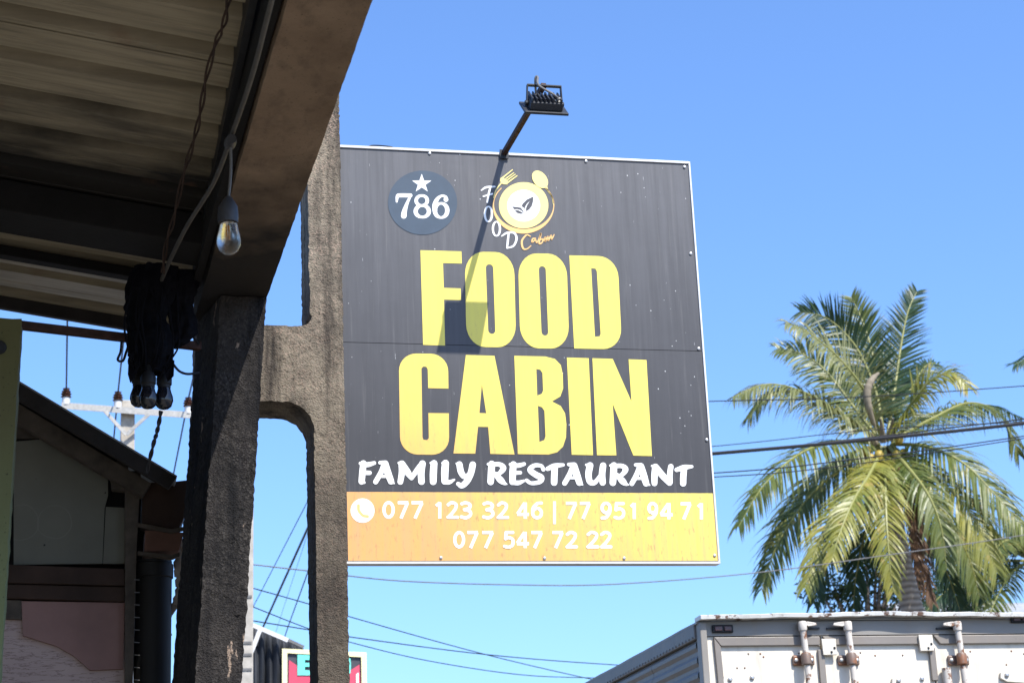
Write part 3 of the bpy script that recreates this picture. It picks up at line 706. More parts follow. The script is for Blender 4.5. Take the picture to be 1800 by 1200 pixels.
# bundle of black sheeting and bulbs hanging at the rail
def blob(path, mat, name, par, seg=26, amp=.022, seed=0, freq=16):
    """lumpy wrapped bundle along a vertical path of (pixel x, pixel y, half width px, depth)"""
    P_ = spline(path, 9); vs = []; fs = []
    for px, py, hw, yy in P_:
        c = at(px, py, y=yy); r = hw * yy / F
        for k in range(seg):
            a = 2 * math.pi * k / seg; p = c + Vector((math.cos(a) * r, math.sin(a) * r * .7, 0))
            crease = noise.noise(Vector((math.cos(a) * 2.6 + seed, math.sin(a) * 2.6, p.z * 3))) * .9 + noise.noise(p * freq + Vector((seed, 0, 0))) * .6
            vs.append(p + Vector((math.cos(a), math.sin(a), .35 * math.sin(a * 5 + p.z * 40))) * crease * amp)
    n = len(P_)
    for i in range(n - 1):
        for k in range(seg): fs.append((i * seg + k, i * seg + (k + 1) % seg, (i + 1) * seg + (k + 1) % seg, (i + 1) * seg + k))
    fs += [list(range(seg)), list(range((n - 1) * seg, n * seg))]
    return MB().add(vs, fs).build(name, mat, par, True)
plain('black sheeting', (.007, .007, .010), .85, var=.4, scale=30, spec=.08, bump=.003)
bn = thing('sheeting_bundle', at(270, 500, y=6.9), 'lumpy black plastic bundle tied to the rail beside the column', 'bundle')
blob([(275, 470, 40, 6.9), (266, 505, 46, 6.9), (257, 540, 39, 6.9), (254, 565, 35, 6.9), (262, 592, 38, 6.88), (262, 620, 37, 6.88), (258, 645, 30, 6.88), (266, 656, 24, 6.88)], 'black sheeting', 'main_bag', bn, 60, .020, 0, 34)
blob([(322, 480, 34, 6.95), (316, 515, 27, 6.95), (316, 540, 22, 6.95), (321, 565, 23, 6.95), (320, 585, 24, 6.95), (312, 602, 17, 6.95), (305, 612, 6, 6.95)], 'black sheeting', 'side_bag', bn, 48, .014, 4, 40)
random.seed(11)
for k in range(16):
    ax_ = random.uniform(228, 300); ay = random.uniform(560, 640); w_ = random.uniform(8, 18); h_ = random.uniform(18, 42); yy = random.uniform(6.82, 6.9)
    MB().prism([at(ax_ - w_ / 2, ay, y=yy), at(ax_ + w_ / 2, ay + random.uniform(-5, 5), y=yy - .02), at(ax_ + w_ * random.uniform(.2, .6), ay + h_ * .7, y=yy - .03), at(ax_ + random.uniform(-5, 5), min(ay + h_, 672), y=yy - .01), at(ax_ - w_ * .6, ay + h_ * .6, y=yy - .02)], (.002, .006, 0)).build('tatter', 'black sheeting', bn)
for k in range(9):
    ax_ = 232 + k * 9 + random.uniform(-4, 4); MB().tube([Vector(p) for p in spline([at(ax_ + random.uniform(-10, 10), 505, y=6.80), at(ax_ + random.uniform(-12, 12), 560, y=6.79), at(ax_ + random.uniform(-9, 9), 610, y=6.80), at(262 + (ax_ - 268) * .6, random.uniform(640, 668), y=6.84)], 6)], .0035, 6).build('strand', 'black sheeting', bn, True)
for k, pts in enumerate(([(214, 598, 6.86), (212, 618, 6.86), (207, 632, 6.86), (216, 634, 6.86), (222, 618, 6.86), (226, 606, 6.86)], [(303, 638, 6.86), (315, 652, 6.9), (330, 657, 6.95), (350, 655, 7.0)], [(340, 592, 6.95), (345, 600, 6.98), (349, 604, 7.0)])):
    MB().tube([Vector(p) for p in spline([at(a, b, y=c) for a, b, c in pts], 7)], .0048, 7).build('wire_end', 'black rubber', bn, True)
for i, (bx, by, yy, lab) in enumerate(((244, 689, 6.95, 'leftmost of the three dark bulbs under the black bundle'), (260, 692, 6.84, 'middle one of the three dark bulbs under the black bundle'), (288, 693, 6.88, 'rightmost of the three dark bulbs under the black bundle'))):
    b0 = at(bx, by + 27, y=yy); t = thing('dark_bulb', b0, lab, 'bulb', 'bulbs under the black bundle')
    g = .105; r = .0335
    MB().lathe(b0, [(.002, 0), (r * .5, .004), (r * .82, .013), (r, .033), (r * .95, .05), (r * .78, .066), (r * .68, .08)], seg=22).build('globe', 'dusty dark bulb', t, True)
    MB().lathe(b0 + Vector((0, 0, .079)), [(.021, 0), (.024, .003), (.024, .012), (.028, .016), (.028, .04), (.020, .055), (.012, .07), (.008, .12)], seg=18).build('holder', 'black rubber', t, True)
p = [at(283, 722, y=6.9), at(279, 745, y=6.9), at(275, 762, y=6.92), at(271, 775, y=6.92), at(265, 800, y=6.95), at(258, 830, y=7.0)]
s_ = [Vector(v) for v in spline(p, 8)]; mb = MB()
for ph in (0, math.pi): mb.tube([q + Vector((math.cos(i * .5 + ph), math.sin(i * .5 + ph), 0)) * .004 for i, q in enumerate(s_)], .0045, 6)
tag(mb.build('drop_cable', 'black rubber', smooth=True), 'short twisted black cable dangling below the three dark bulbs', 'cable')

# ================================================================== HOUSE BEHIND THE PORCH
YH = 8.25
hp = lambda x, y, d=0: at(x, y, y=YH + d)
house = thing('wooden_house', (-.5, YH + 1.5, 0), 'weathered timber and board house gable below the porch at lower left', 'house')
def panel(name, mat, pts, d0, d1, par=house, bevel=0):
    return MB().prism([hp(x, y, 0) + Vector((0, d0, 0)) for x, y in pts], (0, d1 - d0, 0)).build(name, mat, par, bevel=bevel)
def wallz(px, py): return hp(px, py).z
xw1 = hp(228, 1100).x
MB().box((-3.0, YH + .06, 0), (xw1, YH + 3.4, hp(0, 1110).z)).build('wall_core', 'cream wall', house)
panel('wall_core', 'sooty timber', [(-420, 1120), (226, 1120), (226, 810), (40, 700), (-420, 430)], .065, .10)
panel('grey_board', 'scratched grey board', [(24, 992), (24, 776), (80, 771), (118, 776), (150, 800), (190, 820), (190, 870), (184, 892), (180, 990)], .0, .012)
panel('grey_board', 'scratched grey board', [(181, 990), (186, 890), (222, 892), (222, 990)], .002, .014)
panel('upper_board', 'grey timber', [(28, 770), (28, 726), (66, 742), (66, 770)], .004, .02)
panel('upper_board', 'sooty timber', [(68, 770), (68, 744), (140, 785), (120, 775)], .015, .03)
panel('rail_beam', 'brown timber', [(8, 1026), (8, 994), (219, 1002), (219, 1031)], -.035, .04, bevel=.003)
panel('rail_beam', 'brown timber', [(8, 1052), (8, 1027.5), (219, 1032.5), (219, 1058)], -.02, .04, bevel=.003)
panel('lower_wall', 'peeling pink paint', [(-420, 1560), (228, 1560), (228, 1060), (-420, 1060)], .02, .05)
panel('pink_board', 'pink board', [(38, 1056), (219, 1059), (216, 1175), (158, 1177), (130, 1152), (100, 1135), (40, 1116)], -.002, .018)
panel('stub_board', 'grey timber', [(6, 1087), (6, 1054), (38, 1055), (38, 1088)], -.004, .018)
panel('corner_post', 'grey timber', [(219, 1560), (219, 860), (226, 832), (247, 832), (240, 960), (233, 1200), (229, 1560)], -.05, .02, bevel=.003)
# gable rafter, fascia, roof slope (ridge far left)
e0, e1 = hp(310, 838, -.22), hp(-420, 400, -.22)
e0.y = e1.y = YH
dv = (e1 - e0).normalized(); up_ = Vector((-dv.z, 0, dv.x)); up_ = up_ if up_.z > 0 else -up_
fb = MB(); fb.prism([e0 + Vector((0, -.22, 0)), e1 + Vector((0, -.22, 0)), e1 - up_ * .075 + Vector((0, -.22, 0)), e0 - up_ * .06 + Vector((0, -.22, 0))], (0, .03, 0)); fb.build('fascia_board', 'fascia timber', house, bevel=.003)
e0b, e1b = hp(270, 842, -.10), hp(-420, 428, -.10)
e0b.y = e1b.y = YH
MB().prism([e0b - up_ * .02 + Vector((0, -.10, 0)), e1b - up_ * .02 + Vector((0, -.10, 0)), e1b - up_ * .10 + Vector((0, -.10, 0)), e0b - up_ * .09 + Vector((0, -.10, 0))], (0, .05, 0)).build('rafter', 'grey timber', house)
rfm = MB(); rfm.prism([e0 + up_ * .008, e1 + up_ * .008, e1 + up_ * .001, e0 + up_ * .001], (0, 3.6, 0)); rfm.v = [q + Vector((0, -.215, 0)) for q in rfm.v]; rfm.build('roof', 'roof grey', house)
ridge = e1 + up_ * .022
MB().prism([ridge, ridge + Vector((-1.6, 0, -.9)), ridge + Vector((-1.6, 0, -.93)), ridge + Vector((0, 0, -.03))], (0, 3.4, 0)).build('roof', 'roof grey', house)
panel('bracket_block', 'grey timber', [(196, 865), (192, 832), (206, 815), (226, 820), (220, 868)], -.07, -.01, bevel=.004)
# eave return, hopper and downpipe
panel('side_board', 'sooty timber', [(236, 1300), (238, 840), (262, 840), (262, 1300)], .12, .15)
panel('eave_box', 'brown timber', [(248, 922), (250, 852), (300, 850), (337, 846), (333, 880), (322, 915), (312, 934)], -.04, .25, bevel=.004)
panel('hopper', 'terracotta', [(252, 974), (254, 936), (322, 940), (314, 972)], -.06, .10, bevel=.004)
panel('hopper_rim', 'grey timber', [(241, 932), (241, 925), (300, 936), (328, 930), (328, 937), (300, 943)], -.075, -.061)
panel('hopper_rim', 'grey timber', [(241, 980), (241, 974), (300, 981), (314, 976), (314, 983), (300, 988)], -.075, -.045)
c = hp(270, 1000, .03); MB().tube([(c.x, c.y, hp(270, 984).z), (c.x, c.y, 0.05)], .077, 24).lathe((c.x, c.y, hp(270, 1015).z), [(.078, 0), (.083, .004), (.083, .06), (.078, .064)], seg=24).build('downpipe', 'grey pvc', house, True)
fm = []
random.seed(3)
for k in range(11):
    t = k / 10; x = 327 - 30 * t - 6 * math.sin(t * 9); y = 945 + 165 * t
    panel('flashing_strip', 'pale flashing', [(x - 9, y + 4), (x + 3, y - 12), (x + 6 + random.uniform(-2, 3), y + 2), (x - 2, y + 17), (x - 8, y + 15)], .03 + .012 * (k % 3), .05 + .012 * (k % 3))
for k in range(9):
    y = 1018 + k * 22; p = hp(236, y, -.05); MB().beam(p, p + Vector((.022, 0, -.002)), .004, .004).build('nail', 'grey lead', house)

# ================================================================== UTILITY POLES AND LINES
YU = 30.0
up1 = thing('utility_pole', (at(224, 760, y=YU + .2).x, YU + .2, 0), 'concrete utility pole with a crossarm and three brown insulators behind the house', 'utility pole')
xp = up1.location.x; zt = at(222, 700, y=YU).z
MB().hexa([(xp - .2, YU + .05, 0), (xp + .2, YU + .05, 0), (xp + .2, YU + .40, 0), (xp - .2, YU + .40, 0)], [(xp - .105, YU + .08, zt), (xp + .105, YU + .08, zt), (xp + .105, YU + .3, zt), (xp - .105, YU + .3, zt)]).build('pole_shaft', 'pole concrete', up1, bevel=.02)
c0, c1 = at(108, 709, y=YU), at(336, 726, y=YU)
ca = MB().beam(c0, c1, .09, .018).beam(c0 + Vector((0, -.04, -.05)), c1 + Vector((0, -.04, -.05)), .012, .09).build('crossarm', 'galvanised steel', up1)
for s in (184, 262):
    MB().beam(at(s, 722 + (s - 184) * .07, y=YU - .06), at(222, 764, y=YU - .02), .02, .055).build('brace', 'galvanised steel', up1)
INS = []
for ix, iy in ((116, 706), (207, 712), (331, 722)):
    p = at(ix, iy, y=YU)
    i_ = MB().lathe(p, [(.055, .06), (.085, .08), (.06, .10), (.085, .125), (.06, .145), (.075, .165), (.05, .18), (.055, .215), (.03, .22)], seg=18).build('insulator', 'insulator porcelain', up1, True)
    MB().lathe(p, [(.06, -.05), (.062, .0), (.062, .062), (.03, .064)], seg=14).build('insulator_cap', 'white aluminium', i_, True)
    INS.append(p + Vector((0, 0, .2)))
nm = ('leftmost', 'middle', 'rightmost')
for p, k in zip(INS, nm):
    pts = []
    for t in np.linspace(0, 1, 22):
        y = p.y + (-24 - p.y) * t; pts.append((p.x, y, p.z + 1.0 * t - 4 * .35 * t * (1 - t)))
    back = [(p.x, p.y + 40 * t, p.z - .6 * t - 4 * .35 * t * (1 - t)) for t in np.linspace(1, 0.05, 14)]
    tag(MB().tube(back + pts, .013, 6).build('power_line', 'black rubber'), 'thin overhead line on the %s brown insulator of the crossarm' % k, 'cable', 'lines on the crossarm')
# second pole, mostly behind the leaning column
YP2 = 24.0
pa, pb_ = at(441, 880, y=YP2), at(441, 1200, y=YP2)
up2 = thing('utility_pole', (pa.x - .12, YP2 + .1, 0), 'pale banded concrete pole showing along the right side of the leaning column', 'utility pole')
k = (at(440, 1200, y=YP2).x - at(446, 900, y=YP2).x) / (pb_.z - pa.z)
zT = pa.z + .1; xT = at(446, 880, y=YP2).x; xB = xT - .04 - zT * 0
MB().hexa([(xT - .36, YP2, 0), (at(437, 1200, y=YP2).x + .05 - .02, YP2, 0), (xB, YP2 + .3, 0), (xT - .36, YP2 + .3, 0)], [(xT - .22, YP2, zT), (xT, YP2, zT), (xT, YP2 + .2, zT), (xT - .22, YP2 + .2, zT)]).build('pole_shaft', 'pole concrete', up2, bevel=.015)
for y in (1050, 1131, 1152, 1178):
    z = at(440, y, y=YP2).z; xx = at(441, y, y=YP2).x
    MB().box((xx - .26, YP2 - .012, z), (xx + .012, YP2 + .28, z + .03)).build('band', 'grey lead', up2)
def line(pts, r, label, mat='black rubber', grp='overhead lines'):
    return tag(MB().tube([Vector(p) for p in spline([at(x, y, y=d) for x, y, d in pts], 8)], r * .75, 6).build('power_line', mat, smooth=True), label, 'cable', grp)
line([(430, 990, 24.3), (545, 1003, 24.5), (700, 1020, 25), (900, 1027, 25.5), (1080, 1026, 26), (1330, 1006, 27), (1560, 975, 28), (1800, 940, 29), (2100, 890, 30)], .011, 'long grey line sagging under the sign and across the palm trunk', 'grey lead')
line([(640, 838, 20), (900, 826, 20), (1253, 797, 20), (1500, 775, 20), (1800, 744, 20), (2200, 695, 20)], .026, 'thickest black cable crossing in front of the palm crown')
line([(640, 826, 20.4), (1253, 795, 20.4), (1500, 772, 20.4), (1700, 748, 20.4), (1800, 736, 20.4), (2200, 680, 20.4)], .011, 'thin cable lying along the top of the thickest black cable')
line([(640, 722, 26), (1250, 705, 26), (1500, 698, 26), (1800, 678, 26), (2200, 645, 26)], .010, 'highest thin line crossing the palm above its coconuts')
line([(640, 838, 24), (1255, 784, 24), (1480, 760, 24), (1640, 748, 24), (1800, 741, 24), (2200, 715, 24)], .008, 'faint thin line just above the thickest black cable left of the palm')
line([(640, 862, 22), (1255, 831, 22), (1500, 807, 22), (1800, 766, 22), (2200, 700, 22)], .010, 'upper of two thin lines just below the thickest black cable')
line([(640, 866, 22.5), (1255, 838, 22.5), (1450, 822, 22.5), (1620, 798, 22.5), (1800, 770, 22.5), (2200, 705, 22.5)], .009, 'lower of two thin lines just below the thickest black cable')
line([(430, 1029, 24.2), (540, 1060, 26), (614, 1083, 27), (840, 1146, 30), (1026, 1190, 33), (1200, 1226, 36)], .011, 'steepest of the three low lines running down to the truck roof')
line([(430, 1088, 24.2), (542, 1106, 26), (618, 1119, 27), (859, 1150, 30), (1070, 1167, 33), (1260, 1176, 36)], .011, 'flattest of the three low lines ending behind the truck')
line([(430, 1060, 24.2), (542, 1104, 26), (616, 1128, 27), (750, 1160, 29), (906, 1184, 31), (1022, 1190, 33), (1200, 1192, 36)], .010, 'lowest sagging line of the three between sign and truck')
line([(400, 1240, 80), (463, 1100, 60), (540, 930, 46), (640, 712, 36), (760, 460, 29)], .04, 'thick dark cable rising steeply between the two columns')
line([(400, 1150, 60), (447, 1062, 52), (537, 888, 41), (640, 690, 33)], .014, 'faint thin line rising steeply left of the thick dark cable between columns')
line([(480, 1190, 70), (500, 1120, 62), (540, 1008, 50), (640, 730, 34)], .022, 'thin dark line rising steeply right of the thick dark cable between columns')
line([(470, 1160, 75), (485, 1110, 66), (540, 940, 48), (640, 640, 33)], .008, 'hair thin line rising steeply beside the ladder column')

# ------------------------------------------------------------------ far shop: dark awning and framed sign
YA = 32.0
ap = lambda x, y, d=0: at(x, y, y=YA + d)
aw = thing('market_awning', (ap(470, 1150).x, YA + 1, 0), 'dark fabric awning with white poles behind the ladder column', 'awning')
def apoly(name, mat, pts, d, th, par=aw): return MB().prism([ap(x, y, d) for x, y in pts], (0, th, 0)).build(name, mat, par)
# folded fabric: pleated grid hung from the sloping rail
mb = MB(); nx, nzz = 40, 14; vs = []
for i in range(nx + 1):
    u = i / nx; tp = ap(438 + 96 * u, 1098 + 38 * u); bt_ = ap(438 + 96 * u, 1420)
    for j in range(nzz + 1):
        q = tp.lerp(bt_, j / nzz); q.y += .10 * math.sin(u * 21 + j * .35) * (.3 + j / nzz) + .05 * math.sin(u * 47); vs.append(q)
mb.add(vs, [(i * (nzz + 1) + j, (i + 1) * (nzz + 1) + j, (i + 1) * (nzz + 1) + j + 1, i * (nzz + 1) + j + 1) for i in range(nx) for j in range(nzz)])
fo = mb.build('fabric', 'dark awning', aw, True); so = fo.modifiers.new('thick', 'SOLIDIFY'); so.thickness = .01
MB().beam(ap(425, 1090, -.2), ap(506, 1125, -.2), .05, .07).build('top_rail', 'white aluminium', aw)
MB().beam(ap(506, 1124, -.18), ap(534, 1137, -.18), .05, .05).build('top_rail', 'grey lead', aw)
MB().beam(ap(457, 1106, -.22), ap(437, 1158, -.22), .05, .07).build('strut', 'white aluminium', aw)
MB().beam(ap(437, 1158, -.22), (ap(437, 1158).x, YA - .22, 0), .05, .07).build('strut', 'white aluminium', aw)
bo = thing('framed_board', (ap(570, 1200).x, YA - .6, 0), 'cream framed shop board in crimson with turquoise letters behind the ladder column', 'sign')
bq = lambda x, y, d: ap(x, y, -.6 + d)
TL, TR, BL, BR = (496, 1139), (644, 1146), (496, 1290), (646, 1296)
MB().prism([bq(*p, .02) for p in (TL, TR, BR, BL)], (0, .06, 0)).build('backing', 'charcoal print', bo)
def bpoly(name, mat, pts, d): return MB().prism([bq(x, y, d) for x, y in pts], (0, .012, 0)).build(name, mat, bo)
for pts in ([TL, TR, (635, 1154), (505, 1147)], [TL, (505, 1147), (505, 1283), BL], [(635, 1154), TR, BR, (637, 1288)], [BL, (505, 1283), (637, 1288), BR]): bpoly('frame', 'cream frame', pts, -.02)
bpoly('crimson_field', 'crimson print', [(506, 1282), (508, 1159), (524, 1170), (545, 1184), (570, 1192), (600, 1186), (618, 1176), (632, 1167), (636, 1286)], .006)
bpoly('letter', 'turquoise print', [(523, 1186), (523, 1149), (545, 1149), (545, 1159), (536, 1159), (536, 1164), (545, 1164), (545, 1171), (536, 1171), (536, 1177), (545, 1177), (545, 1186)], -.008)
bpoly('letter', 'turquoise print', [(598, 1186), (598, 1153), (610, 1153), (616, 1157), (617, 1170), (616, 1182), (610, 1186)], -.008)
bpoly('stroke', 'white print', [(626, 1215), (626, 1184), (630.5, 1181), (630.5, 1215)], -.008)
for x in (512, 630): MB().beam((bq(x, 1285, .05).x, YA - .52, bq(x, 1285, .05).z), (bq(x, 1285, .05).x, YA - .52, 0), .08, .08).build('leg', 'dark steel', bo)

# ================================================================== TRUCK
YT = 11.9
tp = lambda x, y, d=0: at(x, y, y=YT + d)
xl, xr_ = 3.965, 6.40; ztop = 3.575; LT = 5.2
tk = thing('box_truck', ((xl + xr_) / 2, YT + LT / 2, 0), 'old white box truck with rusty lock rods at lower right', 'truck')
MB().box((xl + .03, YT + .06, 1.05), (xr_ - .03, YT + LT, ztop - .035)).build('cargo_body', 'truck side metal', tk)
# roof sheet with buckled edge
mb = MB(); nx, ny = 24, 30; vs = []
for i in range(nx + 1):
    for j in range(ny + 1):
        x = xl - .012 + (xr_ - xl + .024) * i / nx; y = YT - .0 + LT * j / ny
        vs.append((x, y, ztop - .012 + .016 * math.sin(math.pi * i / nx) + .006 * noise.noise(Vector((x * 2, y * 2, 0)))))
mb.add(vs, [(i * (ny + 1) + j, (i + 1) * (ny + 1) + j, (i + 1) * (ny + 1) + j + 1, i * (ny + 1) + j + 1) for i in range(nx) for j in range(ny)])
ro = mb.build('roof_sheet', 'truck grey paint', tk); so = ro.modifiers.new('thick', 'SOLIDIFY'); so.thickness = .012; so.offset = -1
# dented rear roof lip
lip = MB(); ring = []
for i in range(61):
    x = xl - .005 + (xr_ - xl + .01) * i / 60; b = .009 * noise.noise(Vector((x * 2.4, 0, 3))) + .004 * noise.noise(Vector((x * 9, 0, 3)))
    z = ztop + .012 + b + .016 * math.sin(math.pi * i / 60); yy = YT - .075 + .012 * noise.noise(Vector((x * 3, 5, 1)))
    ring.append([(x, yy, z - .020), (x, yy - .006, z + .002), (x, yy + .012, z + .008), (x, YT + .05, z + .006), (x, YT + .05, z - .02)])
vs = [p for r_ in ring for p in r_]; lip.add(vs, [(i * 5 + k, i * 5 + (k + 1) % 5, (i + 1) * 5 + (k + 1) % 5, (i + 1) * 5 + k) for i in range(60) for k in range(5)] + [list(range(5)), list(range(300, 305))])
lip.build('roof_lip', 'worn lip paint', tk)
zh0 = tp(1300, 1117).z      # header bottom
hd = MB().box((xl + .04, YT - .004, zh0), (xr_ - .04, YT + .058, ztop - .014)).build('header', 'truck grey paint', tk)
for px in (1269, 1792):
    p = tp(px, 1105 if px < 1500 else 1088)
    lm = MB().box((p.x - .072, YT - .022, p.z - .026), (p.x + .072, YT - .0045, p.z + .026)).build('marker_lamp', 'black rubber', hd, bevel=.008)
    MB().box((p.x - .056, YT - .030, p.z - .014), (p.x - .006, YT - .0225, p.z + .014)).box((p.x + .008, YT - .030, p.z - .014), (p.x + .056, YT - .0225, p.z + .014)).build('lens', 'red lamp', lm, bevel=.004)
for s, x in ((0, xl), (1, xr_ - .045)):
    MB().box((x, YT - .03, 1.0), (x + .045, YT + .055, ztop - .02)).build('corner_post', 'truck grey paint', tk, bevel=.006)
# left side: top rail with rivets, corrugated skin in panels
MB().box((xl - .012, YT + .06, ztop - .115), (xl + .028, YT + LT, ztop - .02)).build('side_rail', 'truck side metal', tk, bevel=.006)
zb = ztop - .118
for k in range(5):
    y0 = YT + .075 + k * 1.02; y1 = min(y0 + 1.012, YT + LT - .01); mb = MB(); prof_ = []
    n = 24; H = zb - 1.15
    for i in range(n * 4 + 1):
        z = zb - H * i / (n * 4); prof_.append((xl + .014 - .014 * (1 if i % 4 in (1, 2) else 0), z))
    m = len(prof_); mb.add([(a, y0, z) for a, z in prof_] + [(a, y1, z) for a, z in prof_], [(i, i + 1, m + i + 1, m + i) for i in range(m - 1)])
    mb.build('side_panel', 'truck side metal', tk)
rv = bpy.data.meshes
rvm = None
for k in range(70):
    y = YT + .1 + k * .072
    if rvm is None:
        o = MB().lathe((xl - .012, y, ztop - .10), [(.009, 0), (.007, .005), (.003, .007)], (-1, 0, 0), 8).build('rivet', 'truck side metal', tk); rvm = o; y_0 = y
    else:
        o2 = rvm.copy(); col.objects.link(o2); o2.parent = tk; o2.location = (0, y - y_0, 0)
# rear doors: three leaves, each with a raised border seal
zd0 = 1.15; zdt = zh0 - .004
LV = [(xl + .05, tp(1444, 1150).x), (tp(1447, 1150).x, tp(1640, 1150).x), (tp(1643, 1150).x, xr_ - .05)]
doors = []
for i, (a, b) in enumerate(LV):
    d = MB().box((a, YT + .012, zd0), (b, YT + .05, zdt)).build('rear_door', 'truck white paint', tk); doors.append(d)
    sl = MB(); t = .05
    q = lambda x, y, z: Vector((x, y, z))
    f0, f1 = YT - .012, YT + .011
    left = .045 if i == 0 else 0.0
    sl.prism([q(a + left, f0, zdt - .004), q(b - .004, f0, zdt - .004), q(b - .004, f0, zdt - .062), q(a + left + .045, f0, zdt - .062)], (0, f1 - f0, 0))
    sl.build('door_seal', 'door seal grey', d, bevel=.005)
    xs0 = a + left if i == 0 else (b - .048)
    if i == 0:
        MB().prism([q(a + left, f0 + .001, zdt - .006), q(a + left + .043, f0 + .001, zdt - .064), q(a + left + .05, f0 + .001, zdt - .31), q(a + left + .008, f0 + .001, zdt - .31)], (0, .02, 0)).build('door_seal', 'door seal grey', d, bevel=.004)
        MB().box((b - .026, f0 + .001, zd0 + .1), (b + .018, f1, zdt - .09)).build('door_seal', 'door seal grey', d, bevel=.004)
    if i == 1:
        MB().box((b - .026, f0 + .001, zdt - .30), (b + .016, f1, zdt - .085)).build('door_seal', 'door seal grey', d, bevel=.004)
        MB().lathe((b - .012, YT - .012, zdt - .36), [(.034, 0), (.034, .012), (.024, .02)], (0, -1, 0), 16).build('lock_boss', 'dark steel', d, True)
    # scattered rivets and dents on the leaf
    random.seed(20 + i)
    for k in range(9):
        x = random.uniform(a + .14, b - .1); z = random.choice((zdt - .11, zdt - .13, zdt - .2, zdt - .3, zdt - .6))
        MB().lathe((x, YT + .0125, z), [(.007, 0), (.005, .004), (.002, .005)], (0, -1, 0), 8).build('rivet', 'rust bracket', d)
def gusset(px, py, d):
    p = tp(px, py)
    MB().prism([(p.x - .05, YT - .03, p.z + .055), (p.x + .05, YT - .03, p.z + .055), (p.x + .05, YT - .03, p.z - .05), (p.x - .045, YT - .03, p.z - .05)], (0, .017, 0)).build('corner_plate', 'truck white paint', d, bevel=.004)
    for dx, dz in ((.035, -.005), (.012, -.032)): MB().lathe((p.x + dx, YT - .03, p.z + dz), [(.009, 0), (.006, .006)], (0, -1, 0), 10).build('bolt', 'dark steel', d)
gusset(1455, 1138, doors[1]); gusset(1625, 1131, doors[2])
for px, d, side in ((1405, doors[0], 1), (1484, doors[1], -1), (1676, doors[2], -1)):
    pt = tp(px, 1098); x = pt.x; yr = YT - .055
    rod = MB().tube([(x, yr, pt.z + .005), (x + .012, yr, zdt - .32), (x + .03, yr, 1.2)], .021, 14).build('lock_rod', 'rod paint', d, True)
    MB().lathe((x, yr, pt.z - .045), [(.027, 0), (.029, .01), (.029, .05), (.024, .06)], seg=14).build('rod_cap', 'rod paint', rod, True)
    MB().prism([(x, yr - .012, pt.z - .005), (x + side * .03, yr - .012, pt.z + .014), (x + side * .095, yr - .004, pt.z + .006), (x + side * .10, yr - .004, pt.z - .010), (x + side * .04, yr - .012, pt.z - .018)], (0, .022, 0)).build('cam_lug', 'rod paint', rod, bevel=.004)
    MB().box((min(x, x + side * .13), YT - .02, pt.z - .03), (max(x, x + side * .13), YT - .0045, pt.z - .018)).build('keeper', 'dark steel', rod)
    zz = tp(px, 1160).z
    bk = MB().box((x - .07, YT - .012, zz - .034), (x + .082, YT + .0115, zz + .034)).build('rod_bracket', 'rust bracket', d, bevel=.014)
    MB().lathe((x + .006, yr, zz - .04), [(.027, 0), (.034, .008), (.034, .07), (.027, .08)], seg=14).build('rod_collar', 'rust bracket', bk, True)
    for s in (-.047, .06): MB().lathe((x + s, YT - .012, zz), [(.014, 0), (.012, .008), (.006, .011)], (0, -1, 0), 8).build('bolt', 'screw steel', bk)
for px, py, ln, d in ((1578, 1196, .22, doors[1]), (1768, 1186, .22, doors[2]), (1282, 1194, .20, doors[0])):
    p = tp(px, py); hg = MB().prism([(p.x - .04, YT - .012, p.z + .02), (p.x + ln - .04, YT - .012, p.z + .045), (p.x + ln, YT - .012, p.z + .03), (p.x + ln, YT - .012, p.z - .06), (p.x, YT - .012, p.z - .045), (p.x - .045, YT - .012, p.z - .02)], (0, .02, 0)).build('hinge_strap', 'truck white paint', d, bevel=.004)
    for dx, dz in ((0, 0), (ln * .75, .01)): MB().lathe((p.x + dx, YT - .012, p.z + dz), [(.017, 0), (.015, .01), (.008, .014)], (0, -1, 0), 10).build('bolt', 'screw steel', hg)
p = tp(1661, 1188); MB().tube([(p.x, YT - .03, p.z + .05), (p.x + .005, YT - .03, p.z - .3)], .03, 14).build('hinge_barrel', 'rod paint', doors[2], True)
# chassis, wheels and cab (below and beyond the picture)
MB().box((xl + .5, YT + .15, .72), (xr_ - .5, YT + LT + 1.8, .98)).build('chassis', 'dark steel', tk)
MB().box((xl + .06, YT + .1, .985), (xr_ - .06, YT + LT - .05, 1.045)).build('floor_frame', 'dark steel', tk)
cb = MB().prism([(xl + .12, YT + LT + .12, .75), (xl + .12, YT + LT + 1.75, .75), (xl + .12, YT + LT + 1.8, 1.55), (xl + .12, YT + LT + 1.45, 2.45), (xl + .12, YT + LT + .12, 2.5)], (xr_ - xl - .24, 0, 0)).build('cab', 'truck white paint', tk, bevel=.05)
for yy in (YT + 1.3, YT + LT + .95):
    for x, s in ((xl + .12, -1), (xr_ - .12, 1)):
        wh = MB().lathe((x, yy, .46), [(.30, -.12), (.45, -.12), (.46, -.06), (.46, .06), (.45, .12), (.30, .12)], (1, 0, 0), 28).build('wheel', 'tyre rubber', tk, True)
        MB().lathe((x + s * .125, yy, .46), [(.29, 0), (.26, .01), (.10, -.04)], (s, 0, 0), 20).build('rim', 'truck white paint', wh, True)

